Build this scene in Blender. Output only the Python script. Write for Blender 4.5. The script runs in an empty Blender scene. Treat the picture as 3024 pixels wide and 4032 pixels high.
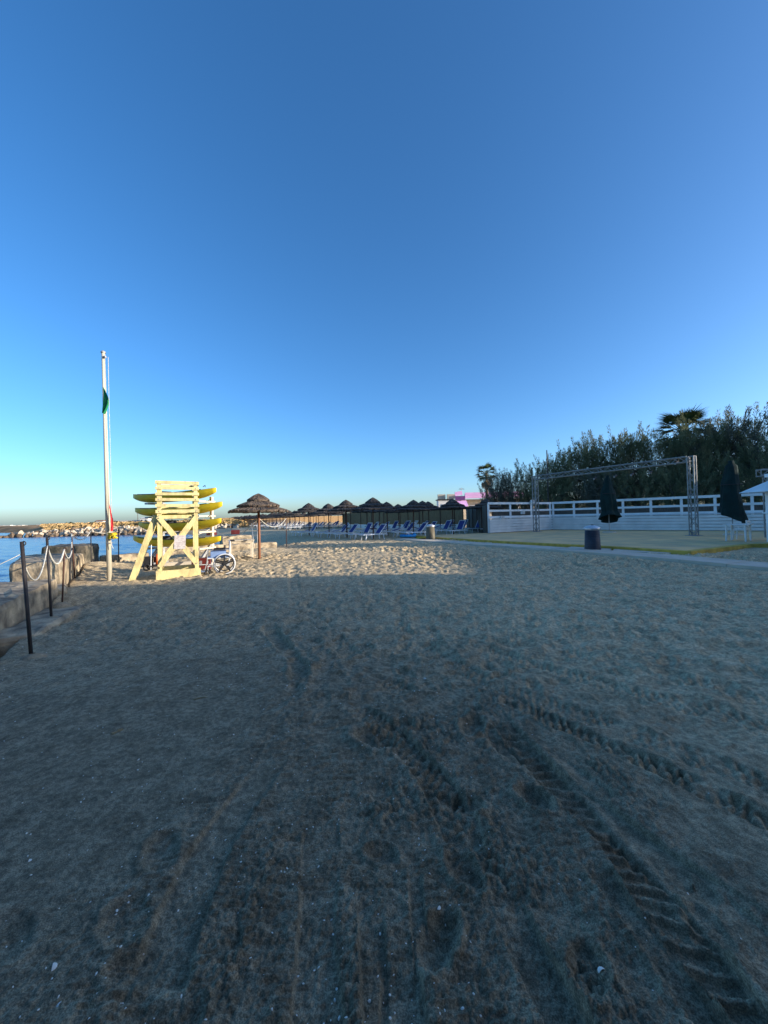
import bpy, bmesh, math, random
import numpy as np
from mathutils import Vector, Matrix, Euler

# ------------------------------------------------------------------ camera, sky, sun, exposure
SC = bpy.context.scene
C = SC.collection
R = math.radians

cam = bpy.data.cameras.new('camera')
cam.sensor_fit = 'VERTICAL'; cam.sensor_height = 36.0; cam.lens = 36.0 * 1500.0 / 4032.0
cam.clip_start = 0.05; cam.clip_end = 20000.0
cam_o = bpy.data.objects.new('camera', cam); C.objects.link(cam_o)
cam_o.matrix_world = Matrix.Translation((0, 0, 1.5)) @ Matrix.Rotation(R(90.8), 4, 'X') @ Matrix.Rotation(R(-1.35), 4, 'Z')
SC.camera = cam_o

SUN_EL, SUN_ROT = 12.0, 103.0
world = bpy.data.worlds.new('World'); SC.world = world; world.use_nodes = True
wn = world.node_tree
sky = wn.nodes.new('ShaderNodeTexSky'); sky.sky_type = 'NISHITA'; sky.sun_disc = False
sky.sun_elevation = R(SUN_EL); sky.sun_rotation = R(SUN_ROT)
sky.air_density = 0.8; sky.dust_density = 1.35; sky.ozone_density = 3.5
hs = wn.nodes.new('ShaderNodeHueSaturation'); hs.inputs['Saturation'].default_value = 1.155
wn.links.new(sky.outputs[0], hs.inputs['Color']); wn.links.new(hs.outputs[0], wn.nodes['Background'].inputs[0])
wn.nodes['Background'].inputs[1].default_value = 0.15

sun = bpy.data.lights.new('sun', 'SUN'); sun.energy = 3.8; sun.angle = R(0.5); sun.color = (1.0, 0.89, 0.74)
sun_o = bpy.data.objects.new('sun', sun); C.objects.link(sun_o)
TO_SUN = Vector((math.sin(R(SUN_ROT)) * math.cos(R(SUN_EL)), math.cos(R(SUN_ROT)) * math.cos(R(SUN_EL)), math.sin(R(SUN_EL))))
sun_o.rotation_euler = TO_SUN.to_track_quat('Z', 'Y').to_euler()
sun_o.location = TO_SUN * 60

SC.view_settings.view_transform = 'Standard'; SC.view_settings.look = 'None'
SC.view_settings.gamma = 1.0; SC.view_settings.exposure = 1.1
SC.view_settings.use_curve_mapping = False
SC.cycles.max_bounces = 6; SC.cycles.use_denoising = True
rng = random.Random(11)

# ------------------------------------------------------------------ materials
def mat(name, col, rough=0.7, var=0.25, scale=6.0, bump=0.0, bscale=None, metal=0.0, col2=None, stretch=(1, 1, 1), spec=0.4, detail=5.0, lo=0.35, hi=0.7):
    m = bpy.data.materials.new(name); m.use_nodes = True
    n = m.node_tree.nodes; l = m.node_tree.links
    b = n['Principled BSDF']
    b.inputs['Roughness'].default_value = rough; b.inputs['Metallic'].default_value = metal
    b.inputs['Specular IOR Level'].default_value = spec
    tc = n.new('ShaderNodeTexCoord'); mp = n.new('ShaderNodeMapping'); mp.inputs['Scale'].default_value = stretch
    l.new(tc.outputs['Object'], mp.inputs[0])
    nz = n.new('ShaderNodeTexNoise'); nz.inputs['Scale'].default_value = scale; nz.inputs['Detail'].default_value = detail
    l.new(mp.outputs[0], nz.inputs['Vector'])
    rp = n.new('ShaderNodeValToRGB')
    c2 = col2 if col2 else tuple(c * (1 - var) for c in col)
    rp.color_ramp.elements[0].position = lo; rp.color_ramp.elements[1].position = hi
    rp.color_ramp.elements[0].color = (*c2, 1); rp.color_ramp.elements[1].color = (*col, 1)
    l.new(nz.outputs['Fac'], rp.inputs[0]); l.new(rp.outputs[0], b.inputs['Base Color'])
    if bump > 0:
        bn = n.new('ShaderNodeBump'); bn.inputs['Strength'].default_value = bump; bn.inputs['Distance'].default_value = 0.02
        n2 = n.new('ShaderNodeTexNoise'); n2.inputs['Scale'].default_value = bscale or scale * 3; n2.inputs['Detail'].default_value = 6
        l.new(mp.outputs[0], n2.inputs['Vector']); l.new(n2.outputs['Fac'], bn.inputs['Height']); l.new(bn.outputs[0], b.inputs['Normal'])
    return m

M = {}
M['cream_wood'] = mat('cream_painted_wood', (0.66, 0.55, 0.25), 0.6, 0.45, 7, 0.5, 40, stretch=(1, 1, 0.5), col2=(0.44, 0.36, 0.17), detail=9.0, lo=0.32, hi=0.56)
M['white_paint'] = mat('white_paint', (0.74, 0.75, 0.76), 0.55, 0.14, 2.2, 0.15, 30)
M['white_wood'] = mat('white_wood', (0.86, 0.85, 0.83), 0.6, 0.16, 1.6, 0.2, 18)
M['white_plastic'] = mat('white_plastic', (0.78, 0.78, 0.76), 0.4, 0.12, 4)
M['pole_white'] = mat('pole_white', (0.66, 0.60, 0.46), 0.45, 0.25, 3, 0.1, 30, stretch=(1, 1, 0.25))
M['kayak'] = mat('kayak_plastic', (0.80, 0.58, 0.02), 0.45, 0.25, 2.5)
M['kayak_deck'] = mat('kayak_deck', (0.74, 0.60, 0.06), 0.5, 0.2, 3)
M['grey_metal'] = mat('grey_metal', (0.42, 0.42, 0.42), 0.5, 0.3, 8, metal=0.4)
M['truss_metal'] = mat('truss_metal', (0.33, 0.32, 0.30), 0.5, 0.35, 6, metal=0.2)
M['dark_metal'] = mat('dark_metal', (0.035, 0.03, 0.03), 0.6, 0.4, 8, 0.2, 60)
M['rust'] = mat('rusty_iron', (0.10, 0.04, 0.025), 0.85, 0.6, 9, 0.4, 60)
M['rope'] = mat('white_rope', (0.72, 0.69, 0.60), 0.9, 0.35, 30, 0.5, 120)
M['green_flag'] = mat('green_cloth', (0.01, 0.26, 0.09), 0.8, 0.3, 4)
M['red_flag'] = mat('red_cloth', (0.62, 0.03, 0.04), 0.8, 0.3, 4)
M['yellow_cloth'] = mat('yellow_cloth', (0.78, 0.56, 0.03), 0.8, 0.5, 12)
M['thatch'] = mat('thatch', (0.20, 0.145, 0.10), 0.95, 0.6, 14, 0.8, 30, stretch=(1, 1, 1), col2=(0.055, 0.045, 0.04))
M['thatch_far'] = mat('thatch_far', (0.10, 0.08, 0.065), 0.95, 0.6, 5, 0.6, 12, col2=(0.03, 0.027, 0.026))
M['pole_wood'] = mat('pole_wood', (0.36, 0.15, 0.075), 0.75, 0.5, 6, 0.4, 30, stretch=(1, 1, 0.15))
M['pole_dark'] = mat('pole_dark', (0.12, 0.055, 0.035), 0.8, 0.4, 6, stretch=(1, 1, 0.2))
M['blue_fabric'] = mat('blue_fabric', (0.045, 0.07, 0.26), 0.75, 0.25, 6)
M['light_fabric'] = mat('light_fabric', (0.58, 0.60, 0.62), 0.8, 0.2, 6)
M['bed_white'] = mat('bed_frame', (0.72, 0.73, 0.74), 0.4, 0.1, 5)
M['pale_blue'] = mat('pale_blue_fabric', (0.20, 0.30, 0.52), 0.8, 0.25, 8)
M['black_rubber'] = mat('black_rubber', (0.02, 0.02, 0.022), 0.6, 0.3, 8)
M['red_plastic'] = mat('red_plastic', (0.16, 0.02, 0.016), 0.5, 0.35, 5)
M['orange'] = mat('orange_hose', (0.75, 0.13, 0.02), 0.5, 0.2, 5)
M['stone'] = mat('weathered_stone', (0.58, 0.46, 0.30), 0.95, 0.55, 3.2, 1.0, 14, col2=(0.13, 0.105, 0.075), detail=9.0)
M['stone_dark'] = mat('dark_mossy_stone', (0.22, 0.18, 0.13), 0.95, 0.6, 3.6, 1.0, 12, col2=(0.04, 0.042, 0.032), detail=9.0)
M['boulder'] = mat('pale_boulder', (0.58, 0.48, 0.36), 0.95, 0.4, 0.8, 0.6, 4)
M['boulder_dark'] = mat('wet_boulder', (0.20, 0.14, 0.09), 0.9, 0.5, 0.8, 0.6, 4)
M['reed'] = mat('reed', (0.34, 0.22, 0.11), 0.95, 0.5, 9, 0.6, 30, stretch=(6, 6, 0.3), col2=(0.15, 0.10, 0.055))
M['reed_grey'] = mat('weathered_reed', (0.20, 0.17, 0.135), 0.95, 0.5, 9, 0.6, 30, stretch=(6, 6, 0.3), col2=(0.09, 0.08, 0.065))
M['pink'] = mat('pink_glare', (0.85, 0.48, 0.80), 0.6, 0.15, 1.0)  # pink carries the blown-out sunlit look of white and pink panels
M['purple'] = mat('purple_awning', (0.16, 0.05, 0.22), 0.7, 0.3, 1.0)
M['cream_wall'] = mat('cream_wall', (0.62, 0.54, 0.42), 0.85, 0.2, 1.2, 0.1, 8)
M['white_wall'] = mat('white_wall', (0.74, 0.72, 0.68), 0.85, 0.12, 0.8)
M['roof_tile'] = mat('roof_tile', (0.34, 0.17, 0.10), 0.9, 0.3, 2)
M['dark_glass'] = mat('dark_glass', (0.03, 0.035, 0.04), 0.15, 0.2, 2)
M['cover_green'] = mat('cover_green', (0.007, 0.030, 0.028), 0.95, 0.45, 2.5, 0.5, 6)
M['bin_grey'] = mat('bin_grey', (0.035, 0.042, 0.06), 0.5, 0.3, 4)
M['bin_metal'] = mat('bin_metal', (0.62, 0.63, 0.65), 0.35, 0.15, 4, metal=0.6)
M['bin_olive'] = mat('bin_olive', (0.20, 0.17, 0.11), 0.6, 0.5, 5, stretch=(6, 6, 0.5))
M['platform'] = mat('platform_floor', (0.88, 0.55, 0.24), 0.9, 0.3, 0.9, 0.25, 20, col2=(0.58, 0.40, 0.21), detail=9.0)
M['yellow_paint'] = mat('yellow_paint', (0.66, 0.44, 0.08), 0.8, 0.4, 3, 0.15, 20)
M['concrete'] = mat('concrete_slab', (0.62, 0.53, 0.41), 0.9, 0.22, 1.6, 0.3, 25)
M['sky_blue'] = mat('sky_blue_vinyl', (0.04, 0.36, 0.75), 0.35, 0.15, 3)
M['shell'] = mat('shell', (0.95, 0.88, 0.76), 0.6, 0.2, 60)
M['weed'] = mat('dry_weed', (0.05, 0.042, 0.03), 0.95, 0.5, 30)
M['straw'] = mat('straw', (0.40, 0.32, 0.18), 0.9, 0.3, 30)
M['bark'] = mat('bark', (0.13, 0.10, 0.075), 0.95, 0.5, 6, 0.6, 20, stretch=(1, 1, 0.3))
M['palm_trunk'] = mat('palm_trunk', (0.22, 0.16, 0.11), 0.95, 0.5, 5, 0.8, 20, stretch=(1, 1, 2))
M['palm_leaf'] = mat('palm_leaf', (0.075, 0.11, 0.035), 0.55, 0.5, 1.5)
M['palm_dead'] = mat('palm_dead_leaf', (0.26, 0.17, 0.08), 0.9, 0.5, 2)
M['sand_heap'] = mat('sand_heap', (0.42, 0.33, 0.21), 0.95, 0.35, 22, 0.9, 60)
M['shrub'] = mat('shrub_leaf', (0.10, 0.10, 0.045), 0.85, 0.5, 0.6)

def leaf_mat(name, a, b, c):
    m = bpy.data.materials.new(name); m.use_nodes = True
    n = m.node_tree.nodes; l = m.node_tree.links; p = n['Principled BSDF']
    p.inputs['Roughness'].default_value = 0.75; p.inputs['Specular IOR Level'].default_value = 0.25
    tc = n.new('ShaderNodeTexCoord'); nz = n.new('ShaderNodeTexNoise'); nz.inputs['Scale'].default_value = 0.75; nz.inputs['Detail'].default_value = 4
    l.new(tc.outputs['Object'], nz.inputs['Vector'])
    rp = n.new('ShaderNodeValToRGB'); e = rp.color_ramp.elements
    e[0].position = 0.32; e[0].color = (*a, 1); e[1].position = 0.78; e[1].color = (*c, 1)
    k = e.new(0.55); k.color = (*b, 1)
    l.new(nz.outputs['Fac'], rp.inputs[0]); l.new(rp.outputs[0], p.inputs['Base Color'])
    t = n.new('ShaderNodeBsdfTranslucent'); l.new(rp.outputs[0], t.inputs[0])
    mx = n.new('ShaderNodeMixShader'); mx.inputs[0].default_value = 0.25
    l.new(p.outputs[0], mx.inputs[1]); l.new(t.outputs[0], mx.inputs[2]); l.new(mx.outputs[0], n['Material Output'].inputs[0])
    return m
M['tamarisk'] = leaf_mat('tamarisk_leaf', (0.095, 0.115, 0.060), (0.18, 0.19, 0.10), (0.32, 0.24, 0.13))
M['tamarisk_grey'] = leaf_mat('grey_tamarisk_leaf', (0.075, 0.088, 0.068), (0.14, 0.15, 0.115), (0.22, 0.18, 0.12))

def notice_mat():
    m = bpy.data.materials.new('printed_notice'); m.use_nodes = True
    n = m.node_tree.nodes; l = m.node_tree.links; p = n['Principled BSDF']; p.inputs['Roughness'].default_value = 0.6
    tc = n.new('ShaderNodeTexCoord'); mp = n.new('ShaderNodeMapping'); l.new(tc.outputs['Object'], mp.inputs[0])
    wv = n.new('ShaderNodeTexWave'); wv.wave_type = 'BANDS'; wv.bands_direction = 'Z'; wv.inputs['Scale'].default_value = 9.0
    nz = n.new('ShaderNodeTexNoise'); nz.inputs['Scale'].default_value = 14
    l.new(mp.outputs[0], wv.inputs[0]); l.new(mp.outputs[0], nz.inputs[0])
    mu = n.new('ShaderNodeMath'); mu.operation = 'MULTIPLY'; l.new(wv.outputs['Fac'], mu.inputs[0]); l.new(nz.outputs['Fac'], mu.inputs[1])
    rp = n.new('ShaderNodeValToRGB'); rp.color_ramp.elements[0].position = 0.42; rp.color_ramp.elements[1].position = 0.5
    rp.color_ramp.elements[0].color = (0.50, 0.46, 0.44, 1); rp.color_ramp.elements[1].color = (0.22, 0.14, 0.13, 1)
    l.new(mu.outputs[0], rp.inputs[0]); l.new(rp.outputs[0], p.inputs['Base Color'])
    return m
M['notice'] = notice_mat()

# ------------------------------------------------------------------ builders
class MB:
    """collects shapes, build() links them as one mesh object"""
    def __init__(s): s.v = []; s.f = []
    def add(s, vs, fs):
        o = len(s.v); s.v += [tuple(p) for p in vs]; s.f += [tuple(i + o for i in f) for f in fs]; return s
    def box(s, c, d, rot=None):
        x, y, z = d[0] / 2, d[1] / 2, d[2] / 2
        vs = [Vector(p) for p in ((-x, -y, -z), (x, -y, -z), (x, y, -z), (-x, y, -z), (-x, -y, z), (x, -y, z), (x, y, z), (-x, y, z))]
        if rot is not None: vs = [rot @ p for p in vs]
        c = Vector(c)
        return s.add([p + c for p in vs], [(0, 3, 2, 1), (4, 5, 6, 7), (0, 1, 5, 4), (1, 2, 6, 5), (2, 3, 7, 6), (3, 0, 4, 7)])
    def beam(s, p, q, w, t, up=(0, 0, 1)):
        """board from p to q, w across, t thick along 'up-ish' normal"""
        p, q = Vector(p), Vector(q); d = q - p; L = d.length; d = d / L
        n = Vector(up); n = (n - d * n.dot(d))
        if n.length < 1e-4: n = Vector((1, 0, 0)) - d * d.x
        n.normalize(); b = n.cross(d)
        rot = Matrix((d, b, n)).transposed()
        return s.box((p + q) / 2, (L, w, t), rot)
    def cyl(s, p, q, r0, r1=None, n=10, cap=True):
        r1 = r0 if r1 is None else r1
        p, q = Vector(p), Vector(q); d = (q - p).normalized()
        a = d.orthogonal().normalized(); b = d.cross(a)
        vs = []
        for c, r in ((p, r0), (q, r1)):
            for k in range(n):
                t = 2 * math.pi * k / n; vs.append(c + (a * math.cos(t) + b * math.sin(t)) * r)
        fs = [(k, (k + 1) % n, n + (k + 1) % n, n + k) for k in range(n)]
        if cap: fs += [tuple(range(n - 1, -1, -1)), tuple(range(n, 2 * n))]
        return s.add(vs, fs)
    def tube(s, pts, r, n=6):
        pts = [Vector(p) for p in pts]; vs = []; m = len(pts); a = None
        for i, p in enumerate(pts):
            d = (pts[min(i + 1, m - 1)] - pts[max(i - 1, 0)]).normalized()
            if a is None: a = d.orthogonal().normalized()
            else: a = (a - d * a.dot(d)).normalized()
            b = d.cross(a); rr = r[i] if isinstance(r, (list, tuple)) else r
            for k in range(n):
                t = 2 * math.pi * k / n; vs.append(p + (a * math.cos(t) + b * math.sin(t)) * rr)
        fs = [(i * n + k, i * n + (k + 1) % n, (i + 1) * n + (k + 1) % n, (i + 1) * n + k) for i in range(m - 1) for k in range(n)]
        fs += [tuple(range(n - 1, -1, -1)), tuple(range((m - 1) * n, m * n))]
        return s.add(vs, fs)
    def lathe(s, prof, n=24, c=(0, 0, 0)):
        vs = [(c[0] + r * math.cos(2 * math.pi * k / n), c[1] + r * math.sin(2 * math.pi * k / n), c[2] + z) for r, z in prof for k in range(n)]
        fs = [(i * n + k, i * n + (k + 1) % n, (i + 1) * n + (k + 1) % n, (i + 1) * n + k) for i in range(len(prof) - 1) for k in range(n)]
        return s.add(vs, fs)
    def torus(s, c, axis, R_, r, n=32, m=8):
        c = Vector(c); ax = Vector(axis).normalized(); a = ax.orthogonal().normalized(); b = ax.cross(a)
        vs = []
        for i in range(n):
            t = 2 * math.pi * i / n; d = a * math.cos(t) + b * math.sin(t)
            for k in range(m):
                u = 2 * math.pi * k / m; vs.append(c + d * (R_ + r * math.cos(u)) + ax * (r * math.sin(u)))
        fs = [(i * m + k, i * m + (k + 1) % m, ((i + 1) % n) * m + (k + 1) % m, ((i + 1) % n) * m + k) for i in range(n) for k in range(m)]
        return s.add(vs, fs)
    def prism(s, poly, z0, z1):
        n = len(poly)
        vs = [(x, y, z0) for x, y in poly] + [(x, y, z1) for x, y in poly]
        return s.add(vs, [tuple(range(n - 1, -1, -1)), tuple(range(n, 2 * n))] + [(k, (k + 1) % n, n + (k + 1) % n, n + k) for k in range(n)])
    def mesh(s, name, m, smooth=False):
        me = bpy.data.meshes.new(name); me.from_pydata(s.v, [], s.f); me.materials.append(M[m] if isinstance(m, str) else m)
        if smooth: me.polygons.foreach_set('use_smooth', [True] * len(me.polygons))
        me.update(); return me
    def build(s, name, m, parent=None, smooth=False, loc=None, rz=0):
        o = bpy.data.objects.new(name, s.mesh(name, m, smooth)); C.objects.link(o)
        if parent is not None: o.parent = parent
        if loc is not None: o.location = loc
        if rz: o.rotation_euler[2] = rz
        return o

def tag(o, label, cat, group=None):
    o['label'] = label; o['category'] = cat
    if group: o['group'] = group
    return o
def thing(name, label, cat, loc=(0, 0, 0), rz=0, group=None):
    o = bpy.data.objects.new(name, None); C.objects.link(o); o.location = loc; o.rotation_euler[2] = rz
    o.empty_display_size = 0.2
    return tag(o, label, cat, group)
def struct(o): o['kind'] = 'structure'; return o
def link(me, name, parent=None, loc=(0, 0, 0), rot=(0, 0, 0), sc=(1, 1, 1)):
    o = bpy.data.objects.new(name, me); C.objects.link(o); o.location = loc; o.rotation_euler = rot; o.scale = sc
    if parent is not None: o.parent = parent
    return o
def copy_tree(root):
    r = root.copy(); C.objects.link(r)
    for ch in list(root.children):
        c = ch.copy(); C.objects.link(c); c.parent = r
        for g in list(ch.children):
            d = g.copy(); C.objects.link(d); d.parent = c
    return r

# ------------------------------------------------------------------ noise
def _h(ix, iy, seed):
    ix = ix.astype(np.int64); iy = iy.astype(np.int64)
    n = (ix * 374761393 + iy * 668265263 + seed * 974711) & 0xFFFFFFFF
    n = ((n ^ (n >> 13)) * 1274126177) & 0xFFFFFFFF
    n = ((n ^ (n >> 16)) * 2246822519) & 0xFFFFFFFF
    return ((n ^ (n >> 15)) & 0xFFFFFF).astype(np.float32) / 16777215.0
def vn(x, y, seed):
    fx, fy = np.floor(x), np.floor(y); tx, ty = x - fx, y - fy
    tx = tx * tx * tx * (tx * (tx * 6 - 15) + 10); ty = ty * ty * ty * (ty * (ty * 6 - 15) + 10)
    a = _h(fx, fy, seed); b = _h(fx + 1, fy, seed); c = _h(fx, fy + 1, seed); d = _h(fx + 1, fy + 1, seed)
    return ((a + (b - a) * tx) * (1 - ty) + (c + (d - c) * tx) * ty) * 2 - 1
def sst(a, b, x):
    t = np.clip((x - a) / (b - a), 0, 1); return t * t * (3 - 2 * t)

# ------------------------------------------------------------------ terrain
# coast from behind the viewer, along the block wall, round the low wall, the bay, the rock mole and the headland
COAST = [(4.0, -9.0, .4), (-1.8, 0.0, .4), (-4.75, 4.2, .4), (-7.5, 8.2, .4), (-10.9, 13.4, .4), (-11.0, 14.6, .4), (-10.4, 16.6, .5), (-8.6, 18.6, .6),
         (-8.2, 21.0, 2.5), (-9.4, 25.0, 6), (-13.5, 31.0, 8), (-20, 41.0, 8), (-29, 55.0, 8), (-38, 70.0, 8), (-44, 77.0, 3), (-60, 77.5, 3), (-72, 78.5, 3),
         (-73, 82.0, 3), (-80, 92.0, 6), (-130, 130.0, 6), (-240, 200.0, 8), (-700, 420.0, 30), (-6000, 5200.0, 100)]
def coast(x, y):
    best = np.full(x.shape, 1e9, np.float32); wid = np.full(x.shape, 1.0, np.float32)
    inside = np.zeros(x.shape, bool)           # inside the sea polygon
    for (ax, ay, aw), (bx, by, bw) in zip(COAST[:-1], COAST[1:]):
        dx, dy = bx - ax, by - ay
        t = np.clip(((x - ax) * dx + (y - ay) * dy) / (dx * dx + dy * dy), 0, 1)
        d = np.hypot(x - ax - t * dx, y - ay - t * dy)
        m = d < best; best = np.where(m, d, best); wid = np.where(m, aw + (bw - aw) * t, wid)
    poly = [(a, b) for a, b, _ in COAST] + [(-9000, 5200), (-9000, -9000), (4, -9000)]
    for (ax, ay), (bx, by) in zip(poly, poly[1:] + poly[:1]):
        if ay == by: continue
        c = ((ay > y) != (by > y)) & (x < (bx - ax) * (y - ay) / (by - ay) + ax)
        inside ^= c
    return np.where(inside, -best, best), wid

TRACKS = [  # points, half width, depth, tread, smooth
    ([(0.66, 3.1), (0.77, 2.26), (0.84, 1.81), (0.86, 1.51), (0.89, 1.24), (0.92, 0.9)], 0.055, 0.030, 0, 1.0),
    ([(0.80, 2.9), (0.90, 2.20), (0.985, 1.70), (1.02, 1.30), (1.04, 0.9)], 0.075, 0.016, 1, 0.6),
    ([(0.70, 2.75), (0.92, 2.11), (1.14, 1.64), (1.30, 1.31), (1.5, 0.9)], 0.10, 0.016, 0, 0.9),
    ([(0.95, 3.2), (1.21, 2.74), (1.58, 2.25), (1.82, 1.82), (2.2, 1.2)], 0.09, 0.022, 2, 0.7),
    ([(0.3, 4.6), (0.94, 3.36), (1.56, 2.72), (2.07, 2.11), (2.6, 1.5)], 0.11, 0.013, 2, 0.4),
    ([(1.0, 4.4), (1.9, 3.3), (2.7, 2.6), (3.6, 1.9)], 0.11, 0.013, 2, 0.6),
    ([(-0.70, 2.5), (-0.80, 2.0), (-0.82, 1.7), (-0.79, 1.4), (-0.74, 1.1), (-0.70, 0.8)], 0.09, 0.008, 0, 1.0),
    ([(-0.36, 2.0), (-0.31, 1.68), (-0.28, 1.38), (-0.23, 1.15), (-0.18, 0.8)], 0.08, 0.008, 0, 1.0),
    ([(-0.12, 1.95), (-0.10, 1.6), (-0.07, 1.3), (-0.04, 0.9)], 0.045, 0.010, 0, 1.0),
    ([(0.06, 2.1), (0.09, 1.67), (0.09, 1.37), (0.11, 0.9)], 0.035, 0.011, 0, 0.9),
    ([(0.42, 1.55), (0.47, 1.3), (0.52, 1.05)], 0.060, 0.018, 0, 1.0),
    ([(0.66, 2.75), (0.71, 2.55), (0.76, 2.35)], 0.06, 0.016, 0, 1.0),
    ([(-0.02, 1.42), (0.02, 1.25), (0.02, 1.1)], 0.06, 0.014, 0, 1.0),
    ([(0.30, 2.15), (0.33, 2.0)], 0.06, 0.014, 0, 1.0),
    ([(-0.15, 2.25), (-0.05, 2.1)], 0.07, 0.014, 0, 1.0),
    ([(1.15, 1.62), (1.22, 1.35), (1.25, 1.1)], 0.10, 0.010, 0, 1.0),
    ([(0.98, 2.35), (1.1, 2.05)], 0.07, 0.012, 0, 1.0),
    ([(-1.70, 5.6), (-1.64, 5.35), (-1.25, 4.6), (-0.92, 4.0), (-0.85, 3.7)], 0.09, 0.055, 0, 0.3),
    ([(-0.3, 3.1), (0.0, 2.7), (0.25, 2.2), (0.34, 1.8)], 0.09, 0.020, 2, 0.3),
    ([(-2.9, 12.0), (-1.8, 7.5), (-0.3, 4.0), (0.6, 2.6)], 0.12, 0.012, 2, 0.2),
    ([(-0.6, 9.0), (0.8, 5.6), (2.1, 3.9), (3.7, 2.4)], 0.13, 0.012, 2, 0.3),
    ([(4.2, 9.0), (4.8, 6.0), (5.2, 4.0), (5.4, 2.5)], 0.13, 0.012, 2, 0.3),
]
PITS = [(-0.87, 1.30, .07, .03), (-0.62, 1.18, .05, .02), (0.16, 1.36, .075, .045), (0.3, 1.62, .07, .035), (-1.05, 1.75, .09, .03), (-1.0, 1.45, .09, .03),
        (-1.42, 1.4, .1, .025), (1.12, 1.38, .07, .03), (1.2, 1.55, .06, .03), (0.75, 2.02, .08, .04), (0.62, 1.25, .07, .03), (-0.1, 2.62, .13, .05),
        (0.05, 2.75, .1, .045), (0.6, 2.75, .1, .04), (2.9, 3.2, .12, .035), (2.6, 3.55, .13, .04), (3.2, 2.75, .13, .05), (-0.05, 1.72, .06, .025), (0.38, 2.0, .08, .03)]

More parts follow.
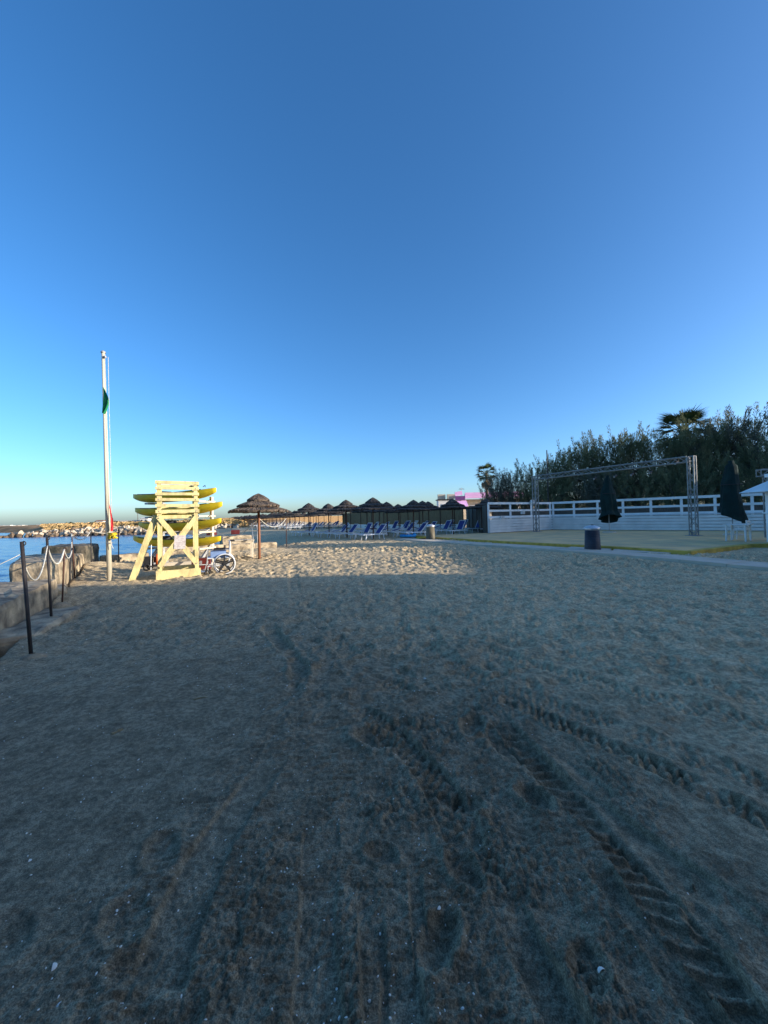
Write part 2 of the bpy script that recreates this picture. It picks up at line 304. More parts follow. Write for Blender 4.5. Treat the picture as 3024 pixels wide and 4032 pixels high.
def ground_height(x, y, full=False):
    """height, dampness and soil share of the ground sheet"""
    r = np.hypot(x, y)
    sd, w = coast(x, y)
    h = 0.030 * vn(x / 3.1, y / 3.1, 1) + 0.018 * vn(x / 1.3, y / 1.3, 2)
    # trodden sand: lumps and footprints
    step = sst(0.35, 0.9, 0.5 + 0.5 * vn(x / 2.6 + 4, y / 2.6, 3) + 0.25 * sst(2.5, 6, r) + 0.10 * (x > 0.2))
    far = sst(60, 25, r)
    wx = x + 0.06 * vn(x / .22, y / .22, 81); wy = y + 0.06 * vn(x / .22, y / .22, 82)
    ridge = 0.030 * (0.55 - np.abs(vn(wx / .22, wy / .16, 83))) + 0.022 * (0.5 - np.abs(vn(wx / .10, wy / .07, 84)))
    lumps = (ridge + 0.016 * vn(x / 0.42, y / 0.30, 4) + 0.014 * vn(x / 0.2, y / 0.15, 5) + 0.012 * vn(x / 0.09, y / 0.07, 6)) * far
    left = sst(-0.7, -1.3, x) * sst(6.0, 3.5, y)               # flatter, shelly sand at lower left
    lumps = lumps * (0.35 + 0.65 * step) * (1 - 0.75 * left) * (0.20 + 0.80 * sst(1.8, 4.6, r))
    lit = sst(9.0, 11.0, y) * sst(27, 22, y)
    lumps = lumps * (1 + 0.9 * lit) * (1 + 0.15 * sst(2.5, 5, r))
    # footprints on a jittered grid
    fp = np.zeros_like(h)
    cs = 0.36
    gx, gy = np.floor(x / cs), np.floor(y / cs)
    for ox in (-1, 0, 1):
        for oy in (-1, 0, 1):
            cx, cy = gx + ox, gy + oy
            k = _h(cx, cy, 21)
            px = (cx + 0.15 + 0.7 * _h(cx, cy, 22)) * cs; py = (cy + 0.15 + 0.7 * _h(cx, cy, 23)) * cs
            an = _h(cx, cy, 24) * 6.283; ca, sa = np.cos(an), np.sin(an)
            u = ((x - px) * ca + (y - py) * sa) / 0.135; v = (-(x - px) * sa + (y - py) * ca) / 0.06
            q = np.sqrt(u * u + v * v)
            dep = 0.032 + 0.04 * _h(cx, cy, 25)
            prof = np.where(q < 1, -(1 - q ** 3), 0) + 0.35 * np.exp(-((q - 1.2) / 0.22) ** 2)
            fp += np.where(k < 0.62, prof * dep, 0)
    fpm = 0.6 * sst(2.2, 4.5, r) * (1 - left) * far * (0.35 + 0.65 * step)
    h = h + lumps + fp * fpm * (1 + 1.0 * lit)
    for px, py, s, d in PITS:
        d = d * (1.0 if px > -.5 else .6)
        ang = px * 7.0; ca, sa = math.cos(ang), math.sin(ang)
        u = ((x - px) * ca + (y - py) * sa) / (s * 1.35); v = (-(x - px) * sa + (y - py) * ca) / (s * 0.85)
        q = np.sqrt(u * u + v * v) + 0.12 * vn(x / .05, y / .05, 31)
        h = h + d * (np.where(q < 1, -(1 - q ** 2.5), 0) + 0.45 * np.exp(-((q - 1.18) / 0.2) ** 2))
    # wheel tracks
    churn = np.zeros_like(h); smooth = np.zeros_like(h); th = np.zeros_like(h)
    near = r < 14
    X, Y = x[near], y[near]
    for pts, hw, dep, tread, sm in TRACKS:
        best = np.full(X.shape, 1e9); along = np.zeros(X.shape); side = np.zeros(X.shape); endf = np.ones(X.shape); acc = 0.0
        tot = sum(math.dist(a, b) for a, b in zip(pts[:-1], pts[1:]))
        wob = 0.018 * vn(X / 0.35, Y / 0.35, int(hw * 1000))
        for (ax, ay), (bx, by) in zip(pts[:-1], pts[1:]):
            dx, dy = bx - ax, by - ay; L = math.hypot(dx, dy)
            t = np.clip(((X - ax) * dx + (Y - ay) * dy) / (L * L), 0, 1)
            d = np.hypot(X - ax - t * dx, Y - ay - t * dy)
            sgn = np.sign((X - ax) * dy - (Y - ay) * dx)
            m = d < best; best = np.where(m, d, best); along = np.where(m, acc + t * L, along); side = np.where(m, sgn * d, side); acc += L
        endf = sst(0, 0.25, along) * (1 if tread == 1 or tot < .6 else sst(-.55, .1, vn(along / .35, along * 0 + hw * 31, 8) + .45 * vn(X / .12, Y / .1, 17))) * (0.55 + 0.45 * vn(along / 0.6, along * 0 + hw * 50, 9) ** 2 + 0.25)
        d = best + wob
        ins = sst(hw * 1.06, hw * 0.88, d)
        dep = dep * (1.7 if tread else 1.0)
        z = -dep * ins + 0.38 * dep * np.exp(-((d - hw * 1.3) / (hw * 0.28)) ** 2) * (0.7 + 0.6 * vn(X / .05, Y / .05, 12))
        if tread == 1:     # slanted lugs
            ph = (along * 14 + side / hw * 0.35 + 0.55 * vn(X / .16, Y / .16, 13)) % 1.0
            z = z - ins * 0.026 * (sst(0.22, 0.32, ph) * sst(1.0, 0.92, ph) - 0.35) * (1 + 0.35 * vn(X / .1, Y / .1, 14))
        if tread == 2:     # broken blocks
            ph = np.sin(along * 88 + 2.6 * vn(X / .1, Y / .1, 15)) * np.cos(side / hw * 4.4)
            z = z + ins * dep * 0.62 * np.tanh(3 * ph) * (.5 + .9 * np.abs(vn(X / .13, Y / .13, 18)))
        th[near] += z * np.clip(endf, 0, 1)
        smooth[near] = np.maximum(smooth[near], ins * sm * np.clip(endf, 0, 1) * sst(0.2, 0.5, 0.5 + 0.6 * vn(X / .3, Y / .3, 16) + 0.3))
        churn[near] = np.maximum(churn[near], np.exp(-np.maximum(d - hw, 0) / 0.22))
    # crumbly clods where the sand is churned and damp
    nearf = sst(6.5, 2.6, r)
    cl = np.zeros_like(h); clodz = np.zeros_like(h); n_ = r < 7
    xx, yy = x[n_], y[n_]
    patch = sst(-1.05, -0.25, vn(xx / .55 + 9, yy / .45, 41) + 0.5 * vn(xx / .2, yy / .2, 42) + 0.55 * churn[n_] - 0.2)
    def cells(sz, seed):
        out = np.zeros_like(xx); qx, qy = np.floor(xx / sz), np.floor(yy / sz)
        for ox in (-1, 0, 1):
            for oy in (-1, 0, 1):
                cx, cy = qx + ox, qy + oy; k = _h(cx, cy, seed)
                dx = (xx / sz - cx - .15 - .7 * _h(cx, cy, seed + 1)); dy = (yy / sz - cy - .15 - .7 * _h(cx, cy, seed + 2))
                rr = .35 + .45 * k; out = np.maximum(out, np.sqrt(np.maximum(0, 1 - (dx * dx + dy * dy) / (rr * rr))) * rr * (k > .25))
        return out
    cell1 = cells(.034, 101); cell2 = cells(.017, 111); cell3 = cells(.075, 121)
    c1 = 1 - np.abs(vn(xx / .035 + .3 * vn(xx / .02, yy / .02, 50), yy / .028, 43)); c2 = 1 - np.abs(vn(xx / .016, yy / .013, 44))
    crk = 1 - np.abs(vn(xx / .085 + .5 * vn(xx / .05, yy / .03, 48), yy / .017, 49)); crk2 = 1 - np.abs(vn(xx / .045, yy / .010, 51))
    zone = sum(np.exp(-(((xx - a) / c) ** 2 + ((yy - b) / d) ** 2)) for a, b, c, d in ((.52, 1.68, .17, .36), (.66, 1.2, .10, .22), (.25, 2.65, .35, .30), (.95, 3.1, .30, .28), (-.12, 1.22, .06, .3), (1.25, 2.1, .12, .3), (-.55, 1.5, .05, .4), (.02, 2.0, .3, .2)))
    big = np.clip(zone * (1 + .5 * vn(xx / .15, yy / .12, 47)), 0, 1)
    clodz[n_] = big
    cl[n_] = 0.9 * (0.034 * cell1 * big + 0.020 * cell2 * (.25 + .75 * big) + 0.018 * cell3 * big + (0.017 * crk + 0.007 * crk2) * (1 - .8 * big) * sst(1.4, .7, xx) + 0.006 * vn(xx / .07, yy / .05, 45)) * patch
    cl *= (1 - 0.96 * smooth) * nearf * (1 - 0.78 * left)
    grain = 0.005 * vn(x / .012, y / .010, 46) * sst(3, 1.2, r)
    h = h * (1 - 0.8 * smooth) + th + cl + grain
    # pit in the sand beside the block wall, small banks behind it
    h = h - 0.20 * np.exp(-(((x + 6.15) / .42) ** 2 + ((y - 7.45) / .55) ** 2)) - 0.10 * np.exp(-(((x + 5.2) / .25) ** 2 + ((y - 6.3) / .5) ** 2))
    h = h + 0.20 * np.exp(-(((x + 9.9) / .7) ** 2 + ((y - 13.0) / .8) ** 2)) + 0.14 * np.exp(-(((x + 6.0) / .9) ** 2 + ((y - 18.6) / .9) ** 2))
    h = h + 0.16 * np.exp(-(((x + 8.0) / 1.1) ** 2 + ((y - 16.4) / .9) ** 2))
    wd = np.full(h.shape, 1e9); wc = [(1.05, 25.2), (6.25, 17.0), (8.25, 13.3), (9.75, 9.4), (11.4, 4.6), (13, 0)]
    for (ax, ay), (bx, by) in zip(wc[:-1], wc[1:]):
        dx, dy = bx - ax, by - ay; t = np.clip(((x - ax) * dx + (y - ay) * dy) / (dx * dx + dy * dy), 0, 1)
        wd = np.minimum(wd, np.hypot(x - ax - t * dx, y - ay - t * dy))
    flat = sst(1.1, 0.6, wd); h = h * (1 - flat) - 0.01 * flat
    on = (y > 12.6) & (x > 2) & (y > 24 - 1.9 * (x - 3.6)) & (y < 34) & (x < 30)
    h = np.where(on, h * .3 - .02, h)
    # shore
    land = sst(0, 1, sd / w)
    soil = sst(84, 92, y) * sst(-24, -34, x + 0.0 * y) * (sd > 0)
    h = np.where(sd > 0, h * sst(200, 60, r) + (-0.95) * (1 - land), -0.95 - np.minimum(-sd * 0.25, 2.0))
    h = h + soil * (1.15 + 0.35 * vn(x / 17, y / 13, 61) + 0.2 * vn(x / 6, y / 5, 62)) * sst(0, 10, sd)
    inland = sst(150, 400, r) * (sd > 0)
    h = h + inland * 0.6
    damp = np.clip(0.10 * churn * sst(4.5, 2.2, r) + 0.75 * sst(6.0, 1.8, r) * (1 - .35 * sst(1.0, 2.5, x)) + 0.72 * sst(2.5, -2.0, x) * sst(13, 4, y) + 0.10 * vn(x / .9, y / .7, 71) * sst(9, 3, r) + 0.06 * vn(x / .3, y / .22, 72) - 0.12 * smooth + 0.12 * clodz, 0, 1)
    shore = sst(5, 1.5, sd) * (w > 2)
    damp = np.clip(damp + 0.7 * shore, 0, 1)
    return (h, damp, soil + inland * 0.6, np.maximum(smooth, 0.6 * left)) if full else (h, damp, soil + inland * 0.6)

def sand_material():
    m = bpy.data.materials.new('beach_sand'); m.use_nodes = True
    n = m.node_tree.nodes; l = m.node_tree.links; p = n['Principled BSDF']
    p.inputs['Roughness'].default_value = 0.95; p.inputs['Specular IOR Level'].default_value = 0.15
    tc = n.new('ShaderNodeTexCoord')
    def noise(sc, det=5): 
        k = n.new('ShaderNodeTexNoise'); k.inputs['Scale'].default_value = sc; k.inputs['Detail'].default_value = det
        l.new(tc.outputs['Object'], k.inputs['Vector']); return k.outputs['Fac']
    def ramp(f, a, b, ca, cb):
        k = n.new('ShaderNodeValToRGB'); k.color_ramp.elements[0].position = a; k.color_ramp.elements[1].position = b
        k.color_ramp.elements[0].color = (*ca, 1); k.color_ramp.elements[1].color = (*cb, 1); l.new(f, k.inputs[0]); return k.outputs[0]
    def mix(f, a, b, mode='MIX'):
        k = n.new('ShaderNodeMix'); k.data_type = 'RGBA'; k.blend_type = mode
        if hasattr(f, 'links'): l.new(f, k.inputs[0])
        else: k.inputs[0].default_value = f
        l.new(a, k.inputs[6]); l.new(b, k.inputs[7]); return k.outputs[2]
    at = n.new('ShaderNodeAttribute'); at.attribute_name = 'damp'
    so = n.new('ShaderNodeAttribute'); so.attribute_name = 'soil'
    dry = ramp(noise(1.7), 0.35, 0.7, (0.58, 0.45, 0.275), (0.68, 0.535, 0.335))
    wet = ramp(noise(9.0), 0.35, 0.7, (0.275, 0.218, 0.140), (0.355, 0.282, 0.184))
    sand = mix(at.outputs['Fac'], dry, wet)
    speck = ramp(noise(190, 4), 0.40, 0.62, (0.52, 0.52, 0.52), (1.42, 1.40, 1.37))
    sand = mix(0.7, sand, speck, 'MULTIPLY')
    mott = ramp(noise(30, 12), 0.38, 0.62, (0.60, 0.60, 0.60), (1.28, 1.27, 1.25))
    sand = mix(0.7, sand, mott, 'MULTIPLY')
    mot2 = ramp(noise(6.5, 9), 0.38, 0.62, (0.70, 0.69, 0.68), (1.10, 1.10, 1.10))
    sand = mix(0.7, sand, mot2, 'MULTIPLY')
    soil = ramp(noise(0.22, 8), 0.35, 0.68, (0.17, 0.12, 0.055), (0.46, 0.27, 0.13))
    col = mix(so.outputs['Fac'], sand, soil)
    l.new(col, p.inputs['Base Color'])
    b1 = n.new('ShaderNodeBump'); b1.inputs['Strength'].default_value = 0.9; b1.inputs['Distance'].default_value = 0.022
    pk = n.new('ShaderNodeAttribute'); pk.attribute_name = 'packed'
    mr = n.new('ShaderNodeMapRange'); mr.inputs['To Min'].default_value = 0.5; mr.inputs['To Max'].default_value = 0.08
    l.new(pk.outputs['Fac'], mr.inputs['Value']); l.new(mr.outputs[0], b1.inputs['Strength'])
    l.new(noise(34, 8), b1.inputs['Height'])
    b2 = n.new('ShaderNodeBump'); b2.inputs['Strength'].default_value = 0.7; b2.inputs['Distance'].default_value = 0.005
    l.new(noise(220, 3), b2.inputs['Height']); l.new(b1.outputs[0], b2.inputs['Normal'])
    l.new(b2.outputs[0], p.inputs['Normal'])
    return m

def build_ground():
    rows = [0.45, 0.62, 0.78]
    r = 0.88
    while r < 26:
        rows.append(r); r += min(max(r * r / 571 * 0.92, 0.0045), 0.055)
    while r < 12000:
        rows.append(r); r *= 1.035 if r < 250 else 1.15
    rows = np.array(rows)
    fine = np.radians(np.linspace(-49, 49, 700)); rest = np.radians(np.linspace(49, 311, 76))[1:-1]
    ang = np.concatenate([fine, rest])
    A, RR = np.meshgrid(ang, rows)
    x = (RR * np.sin(A)).ravel(); y = (RR * np.cos(A)).ravel()
    h, damp, soil, flat = ground_height(x.astype(np.float64), y.astype(np.float64), True)
    nr, nc = RR.shape
    co = np.empty((nr * nc + 1, 3), np.float32); co[:-1, 0] = x; co[:-1, 1] = y; co[:-1, 2] = h; co[-1] = (0, 0, 0)
    i = np.arange(nr - 1)[:, None] * nc; j = np.arange(nc)[None, :]; j2 = (j + 1) % nc
    q = np.stack([i + j, i + nc + j, i + nc + j2, i + j2], -1).reshape(-1, 4)[:, ::-1]
    jj = np.arange(nc); tri = np.stack([np.full(nc, nr * nc), (jj + 1) % nc, jj], -1)
    me = bpy.data.meshes.new('sand')
    nl = q.size + tri.size
    me.vertices.add(len(co)); me.vertices.foreach_set('co', co.ravel())
    me.loops.add(nl); me.loops.foreach_set('vertex_index', np.concatenate([q.ravel(), tri.ravel()]).astype(np.int32))
    npoly = len(q) + len(tri); me.polygons.add(npoly)
    st = np.concatenate([np.arange(len(q)) * 4, q.size + np.arange(len(tri)) * 3]).astype(np.int32)
    me.polygons.foreach_set('loop_start', st)
    me.polygons.foreach_set('use_smooth', np.ones(npoly, bool))
    me.update(calc_edges=True); me.validate()
    for nm, arr in (('damp', damp), ('soil', soil), ('packed', flat)):
        a = me.attributes.new(nm, 'FLOAT', 'POINT'); a.data.foreach_set('value', np.append(arr, 0.5).astype(np.float32))
    me.materials.append(sand_material())
    o = bpy.data.objects.new('sand', me); C.objects.link(o); struct(o)
    o['label'] = 'grey trodden sand of the beach with wheel tracks and footprints'
    return o
build_ground()

def ghz(x, y):
    h, _, _ = ground_height(np.array([float(x)]), np.array([float(y)])); return float(h[0])

# sea
def sea_material():
    m = bpy.data.materials.new('sea_water'); m.use_nodes = True
    n = m.node_tree.nodes; l = m.node_tree.links; p = n['Principled BSDF']
    p.inputs['Base Color'].default_value = (0.012, 0.085, 0.20, 1); p.inputs['Roughness'].default_value = 0.2; p.inputs['IOR'].default_value = 1.33; p.inputs['Specular IOR Level'].default_value = 0.32
    tc = n.new('ShaderNodeTexCoord'); prev = None
    for sc, dist, st in ((1.2, 0.12, 0.6), (5.0, 0.03, 0.6)):
        mp = n.new('ShaderNodeMapping'); mp.inputs['Rotation'].default_value = (0, 0, 0.45); mp.inputs['Scale'].default_value = (0.45, 1.0, 1.0)
        l.new(tc.outputs['Object'], mp.inputs[0])
        k = n.new('ShaderNodeTexNoise'); k.inputs['Scale'].default_value = sc; k.inputs['Detail'].default_value = 3; l.new(mp.outputs[0], k.inputs['Vector'])
        b = n.new('ShaderNodeBump'); b.inputs['Strength'].default_value = st; b.inputs['Distance'].default_value = dist
        l.new(k.outputs['Fac'], b.inputs['Height'])
        if prev: l.new(prev, b.inputs['Normal'])
        prev = b.outputs[0]
    l.new(prev, p.inputs['Normal'])
    return m
def build_sea():
    rows = [0.5, 4.0]; r = 6.0
    while r < 130: rows.append(r); r += min(max(r * r / 850 * 0.8, 0.05), 0.5)
    while r < 9500: rows.append(r); r *= 1.06
    rows = np.array(rows)
    ang = np.concatenate([np.radians(np.linspace(-50, -8, 330)), np.radians(np.linspace(-8, 310, 60))[1:-1]])
    A, RR = np.meshgrid(ang, rows); x = (RR * np.sin(A)).ravel(); y = (RR * np.cos(A)).ravel(); r = RR.ravel()
    h = np.zeros_like(x)
    rg = np.random.RandomState(4)
    for lam, amp in ((3.4, .030), (2.3, .026), (1.6, .022), (1.1, .018), (.75, .012), (.5, .008), (.34, .005)):
        for _ in range(2):
            th = R(35) + rg.uniform(-.55, .55); ph = rg.uniform(0, 6.28)
            k = 2 * math.pi / lam; u = x * math.cos(th) + y * math.sin(th) + 0.35 * lam * vn(x / lam / 1.7, y / lam / 1.7, int(lam * 100))
            fade = np.clip(1 - r / (lam * 55), 0, 1)
            h += amp * 1.7 * (np.sin(k * u + ph) + .35 * np.sin(2 * k * u + 2 * ph)) * fade * (.6 + .4 * vn(x / 6, y / 6, 7))
    nr, nc = RR.shape
    co = np.empty((nr * nc, 3), np.float32); co[:, 0] = x; co[:, 1] = y; co[:, 2] = h - .8
    i = np.arange(nr - 1)[:, None] * nc; j = np.arange(nc)[None, :]; j2 = (j + 1) % nc
    q = np.stack([i + j2, i + nc + j2, i + nc + j, i + j], -1).reshape(-1, 4)
    me = bpy.data.meshes.new('sea'); me.vertices.add(len(co)); me.vertices.foreach_set('co', co.ravel())
    me.loops.add(q.size); me.loops.foreach_set('vertex_index', q.ravel().astype(np.int32)); me.polygons.add(len(q))
    me.polygons.foreach_set('loop_start', (np.arange(len(q)) * 4).astype(np.int32)); me.polygons.foreach_set('use_smooth', np.ones(len(q), bool))
    me.update(calc_edges=True); me.validate(); me.materials.append(sea_material())
    o = bpy.data.objects.new('sea', me); C.objects.link(o); struct(o); o['label'] = 'blue rippled sea on the left'
build_sea()

# ------------------------------------------------------------------ unseen buildings, added behind and to the right of the viewer to shade the beach
def windows(root, x0, x1, y, z0, step, w, h, axis='x', sgn=-1):
    n = int((x1 - x0) / step)
    for k in range(n):
        c = x0 + (k + 0.5) * (x1 - x0) / n
        f = MB(); g = MB()
        if axis == 'x':
            f.box((c, y + sgn * 0.03, z0 + h / 2), (w + 0.16, 0.06, h + 0.16)); g.box((c, y + sgn * 0.065, z0 + h / 2), (w, 0.03, h))
        else:
            f.box((y + sgn * 0.03, c, z0 + h / 2), (0.06, w + 0.16, h + 0.16)); g.box((y + sgn * 0.065, c, z0 + h / 2), (0.03, w, h))
        fo = f.build('window', 'white_paint', root); g.build('pane', 'dark_glass', fo)
bA = thing('shade_building_low', 'low white flat-roofed building out of view, added to shade the near sand', 'building', (0, 0, 0))  # added shadow caster; its stepped front sets the shade edge on the sand
MB().prism([(19.5, -8), (40, -8), (40, 3.5), (22, 3.5), (22, 2.9), (19.5, 2.9)], -0.2, 5.75).build('wall', 'white_wall', bA)
MB().prism([(19.4, -8.2), (40.2, -8.2), (40.2, 3.5), (22, 3.5), (22, 2.9), (19.4, 2.9)], 5.752, 6.0).build('roof', 'concrete', bA)
windows(bA, 23, 39, 3.5, 0.9, 3.2, 1.4, 1.5, 'x', 1); windows(bA, -7, 0.5, 19.5, 0.9, 2.4, 1.4, 1.5, 'y', -1)
bC = thing('shade_building_timber', 'unseen dark timber building with deep eaves, added behind the viewer to darken the near sand', 'building', (0, 0, 0))  # added to block sky light from behind and darken the foreground
MB().prism([(-7, -12), (17, -12), (17, -2.6), (-7, -2.6)], -0.2, 4.6).build('wall', 'pole_dark', bC)
MB().prism([(-7.6, -12.5), (17.6, -12.5), (17.6, -2.0), (-7.6, -2.0)], 4.603, 4.85).build('roof', 'roof_tile', bC)
windows(bC, -6, 16, -2.6, 0.9, 2.6, 1.5, 1.5, 'x', 1)
bB = thing('shade_building_tall', 'tall cream building added out of view right of the dance floor, its roof steps shaped for the shade', 'building', (0, 0, 0))  # added shadow caster; roof heights chosen for the sunlit strips and shade bands
for y0, y1, hh in ((-8, 9.0, 8.75), (9.002, 10.8, 10.4), (10.802, 15.6, 8.5), (15.602, 34, 12.0)):
    MB().prism([(42, y0), (56, y0), (56, y1), (42, y1)], -0.2, hh).build('wall', 'cream_wall', bB)
for fl in range(3): windows(bB, 16.5, 33, 42, 0.9 + 3.0 * fl, 3.3, 1.3, 1.6, 'y', -1)
for fl in range(2): windows(bB, -7, 8.5, 42, 0.9 + 3.0 * fl, 3.3, 1.3, 1.6, 'y', -1)

# ------------------------------------------------------------------ walkway, platform
def ribbon(cl, w):
    out = []
    for i, p in enumerate(cl):
        a = Vector(cl[max(i - 1, 0)]); b = Vector(cl[min(i + 1, len(cl) - 1)]); d = (b - a).normalized(); nrm = Vector((-d.y, d.x))
        out.append((Vector(p) + nrm * w / 2, Vector(p) - nrm * w / 2))
    return out
def resample(pts, step):
    pts = [Vector(p) for p in pts]; out = [pts[0]]; carry = 0
    for a, b in zip(pts[:-1], pts[1:]):
        L = (b - a).length; t = step - carry
        while t < L: out.append(a + (b - a) * (t / L)); t += step
        carry = L - (t - step)
    return out
walk = bpy.data.objects.new('walkway', None); C.objects.link(walk); struct(walk); walk['label'] = 'pale concrete slab walkway across the sand'
cl = resample([(1.05, 25.2), (6.25, 17.0), (8.25, 13.3), (9.75, 9.4), (11.4, 4.6), (13, 0), (15, -5)], 1.15)
rb = ribbon([tuple(p) for p in cl], 1.1)
for (a, b), (c, d) in zip(rb[:-1], rb[1:]):
    g = 0.006; u = (c - a).normalized() * g; dz = rng.uniform(-0.006, 0.006)
    MB().prism([tuple(a + u), tuple(b + u), tuple(d - u), tuple(c - u)], -0.03, 0.075 + dz).build('slab', 'concrete', walk)
for k, q in enumerate([[(8.55, 14.35), (9.65, 13.0), (10.12, 13.4), (9.55, 14.45), (9.02, 15.0)], [(7.55, 15.95), (8.5, 14.42), (8.95, 15.08), (8.05, 16.45)]]):
    MB().prism(q, -0.03, 0.045 + 0.004 * k).build('slab', 'concrete', walk)

PF = [(2.0, 27.6), (3.6, 24.0), (6.23, 19.3), (9.04, 15.1), (10.16, 12.7), (14.24, 14.8), (24.0, 14.2), (30, 14.0), (30, 17), (21.5, 26.5), (14.6, 33.4), (7.7, 29.2)]
o = MB().prism(PF, -0.05, 0.12).build('platform', 'platform'); struct(o); o['label'] = 'raised tan dance floor in front of the white fence'
edge = PF[:8]
rb = ribbon(edge, 0.30)
cx, cy = 16, 22
m_ = MB()
for i in range(len(edge) - 1):
    a, b = Vector(edge[i]), Vector(edge[i + 1]); d = (b - a).normalized(); nin = Vector((-d.y, d.x))
    if nin.dot(Vector((cx, cy)) - a) < 0: nin = -nin
    kerb = MB(); L = (b - a).length; n = max(1, int(L / 1.6))
    for k in range(n):
        p = a + (b - a) * (k / n) + d * 0.004; q = a + (b - a) * ((k + 1) / n) - d * 0.004
        pts = [p - nin * 0.03, q - nin * 0.03, q + nin * 0.24, p + nin * 0.24]
        if (pts[1] - pts[0]).cross(pts[2] - pts[1]) < 0: pts = pts[::-1]
        MB().prism([tuple(v) for v in pts], -0.06, 0.126 + rng.uniform(-.002, .003)).build('kerb', 'yellow_paint', o)

# ------------------------------------------------------------------ white stage fence
def fence_section(label, A, B, spacing, zb=0.12, overlap=0.0):
    A, B = Vector(A), Vector(B); d = (B - A); L = d.length; d.normalize(); rz = math.atan2(d.y, d.x)
    t = thing('white_fence', label, 'fence', (A.x, A.y, zb), rz)
    # local: x along, -y towards the floor
    bh = 0.205
    for k in range(5):
        n = max(1, int(round(L / 8.0)))
        for j in range(n):
            x0, x1 = L * j / n, L * (j + 1) / n
            MB().box(((x0 + x1) / 2, -0.10 - 0.006 * rng.random(), 0.03 + bh * (k + 0.5)), (x1 - x0 - 0.006, 0.045, bh - 0.05)).build('board', 'white_wood', t)
    MB().box((L / 2, 0.005, 0.52), (L - 0.02, 0.02, 1.02)).build('backing', 'white_wood', t)
    MB().box((L / 2, -0.085, 1.085), (L - 0.004, 0.16, 0.04)).build('ledge', 'white_wood', t)
    n = max(1, int(round(L / spacing)))
    for k in range(n + 1):
        MB().box((min(max(L * k / n, 0.07), L - 0.07), 0.06, 1.12), (0.15, 0.07, 2.22)).build('post', 'white_wood', t)
    for z, hgt in ((1.20, 0.15), (1.68, 0.15), (2.24, 0.17)):
        MB().box((L / 2, -0.005, z), (L + 0.04, 0.05, hgt)).build('rail', 'white_wood', t)
    return t
fence_section('short white stage fence section left of the corner, beside the reed screen', (7.79, 28.47), (14.05, 32.0), 2.4)
fence_section('long white stage fence section with three rails behind the truss frame', (14.10, 31.98), (27.4, 18.4), 1.75)

# reed fences
def reed_fence(label, pts, hgt, m, base=0.0, z0=0.0, panel=2.4):
    t = thing('reed_fence', label, 'fence', (pts[0][0], pts[0][1], z0)); O = Vector(pts[0])
    pl = resample(pts, panel)
    for a, b in zip(pl[:-1], pl[1:]):
        a2, b2 = a - O, b - O; d = (b2 - a2); L = d.length; d.normalize(); rz = math.atan2(d.y, d.x)
        p = MB(); k = 0.0
        while k < L - 0.01:                      # cane bundles of uneven height
            w = rng.uniform(0.09, 0.16); w = min(w, L - k)
            p.box((k + w / 2, rng.uniform(-.012, .012), base + (hgt - base) / 2 + rng.uniform(-.025, .025)), (w * 0.98, 0.03, hgt - base))
            k += w
        p.build('reed_panel', m, t, loc=(a2.x, a2.y, 0), rz=rz)
        MB().box((0, 0.05, hgt / 2 + .05), (0.07, 0.07, hgt + 0.1)).build('post', 'pole_dark', t, loc=(a2.x, a2.y, 0), rz=rz)
        if base > 0: MB().box((L / 2, -0.04, base / 2 - 0.01), (L - 0.01, 0.16, base)).build('base_wall', 'white_wall', t, loc=(a2.x, a2.y, 0), rz=rz)
    return t
reed_fence('grey weathered reed screen running back from the white fence end', [(7.85, 28.9), (8.2, 33), (8.9, 42)], 2.25, 'reed_grey')
reed_fence('long tan reed fence on a white base wall behind the thatched umbrellas', [(8.8, 42.3), (0.6, 49.5), (-6.5, 60), (-7.5, 73)], 2.3, 'reed', 0.55, panel=3.0)
reed_fence('sunlit orange reed fence far beyond the last umbrellas', [(-52, 119), (-15, 151)], 2.5, 'reed', 0.0, panel=3.0)
reed_fence('dark reed screen behind the rails of the white stage fence', [(8.4, 29.4), (14.5, 33.0), (28.2, 19.0)], 1.82, 'reed_grey', z0=0.0, panel=2.4)

# ------------------------------------------------------------------ truss frame on the stage
def truss_mesh(L, s=0.29, pitch=0.36, r=0.034):
    p = MB(); h = s / 2; cs = [(-h, -h), (h, -h), (h, h), (-h, h)]
    for a, b in cs: p.cyl((0, a, b), (L, a, b), r, n=8)
    n = int(L / pitch)
    for k in range(n):
        x0, x1 = L * k / n, L * (k + 1) / n
        for f in range(4):
            a, b = cs[f], cs[(f + 1) % 4]
            if (k + f) % 2: a, b = b, a
            p.cyl((x0, *a), (x1, *b), r * 0.5, n=5, cap=False)
    for x in (0.01, L / 2, L - 0.01):
        for f in range(4):
            a, b = cs[f], cs[(f + 1) % 4]; p.cyl((x, *a), (x, *b), r * 0.6, n=5)
    return p
TL, TR = Vector((11.6, 29.1)), Vector((16.55, 20.4)); d = TR - TL; TLEN = d.length
t = thing('truss_frame', 'grey metal box truss goal frame spanning the dance floor', 'truss', (TL.x, TL.y, 0.12), math.atan2(d.y, d.x))
me = truss_mesh(4.25).mesh('column', 'truss_metal')
for x in (0.0, TLEN):
    link(me, 'column', t, (x, 0, 0.02), (0, R(-90), 0))
    MB().box((x, 0, 0.01), (0.6, 0.6, 0.02)).build('base_plate', 'truss_metal', t)
truss_mesh(TLEN - 0.34).build('beam', 'truss_metal', t, loc=(0.17, 0, 4.12))
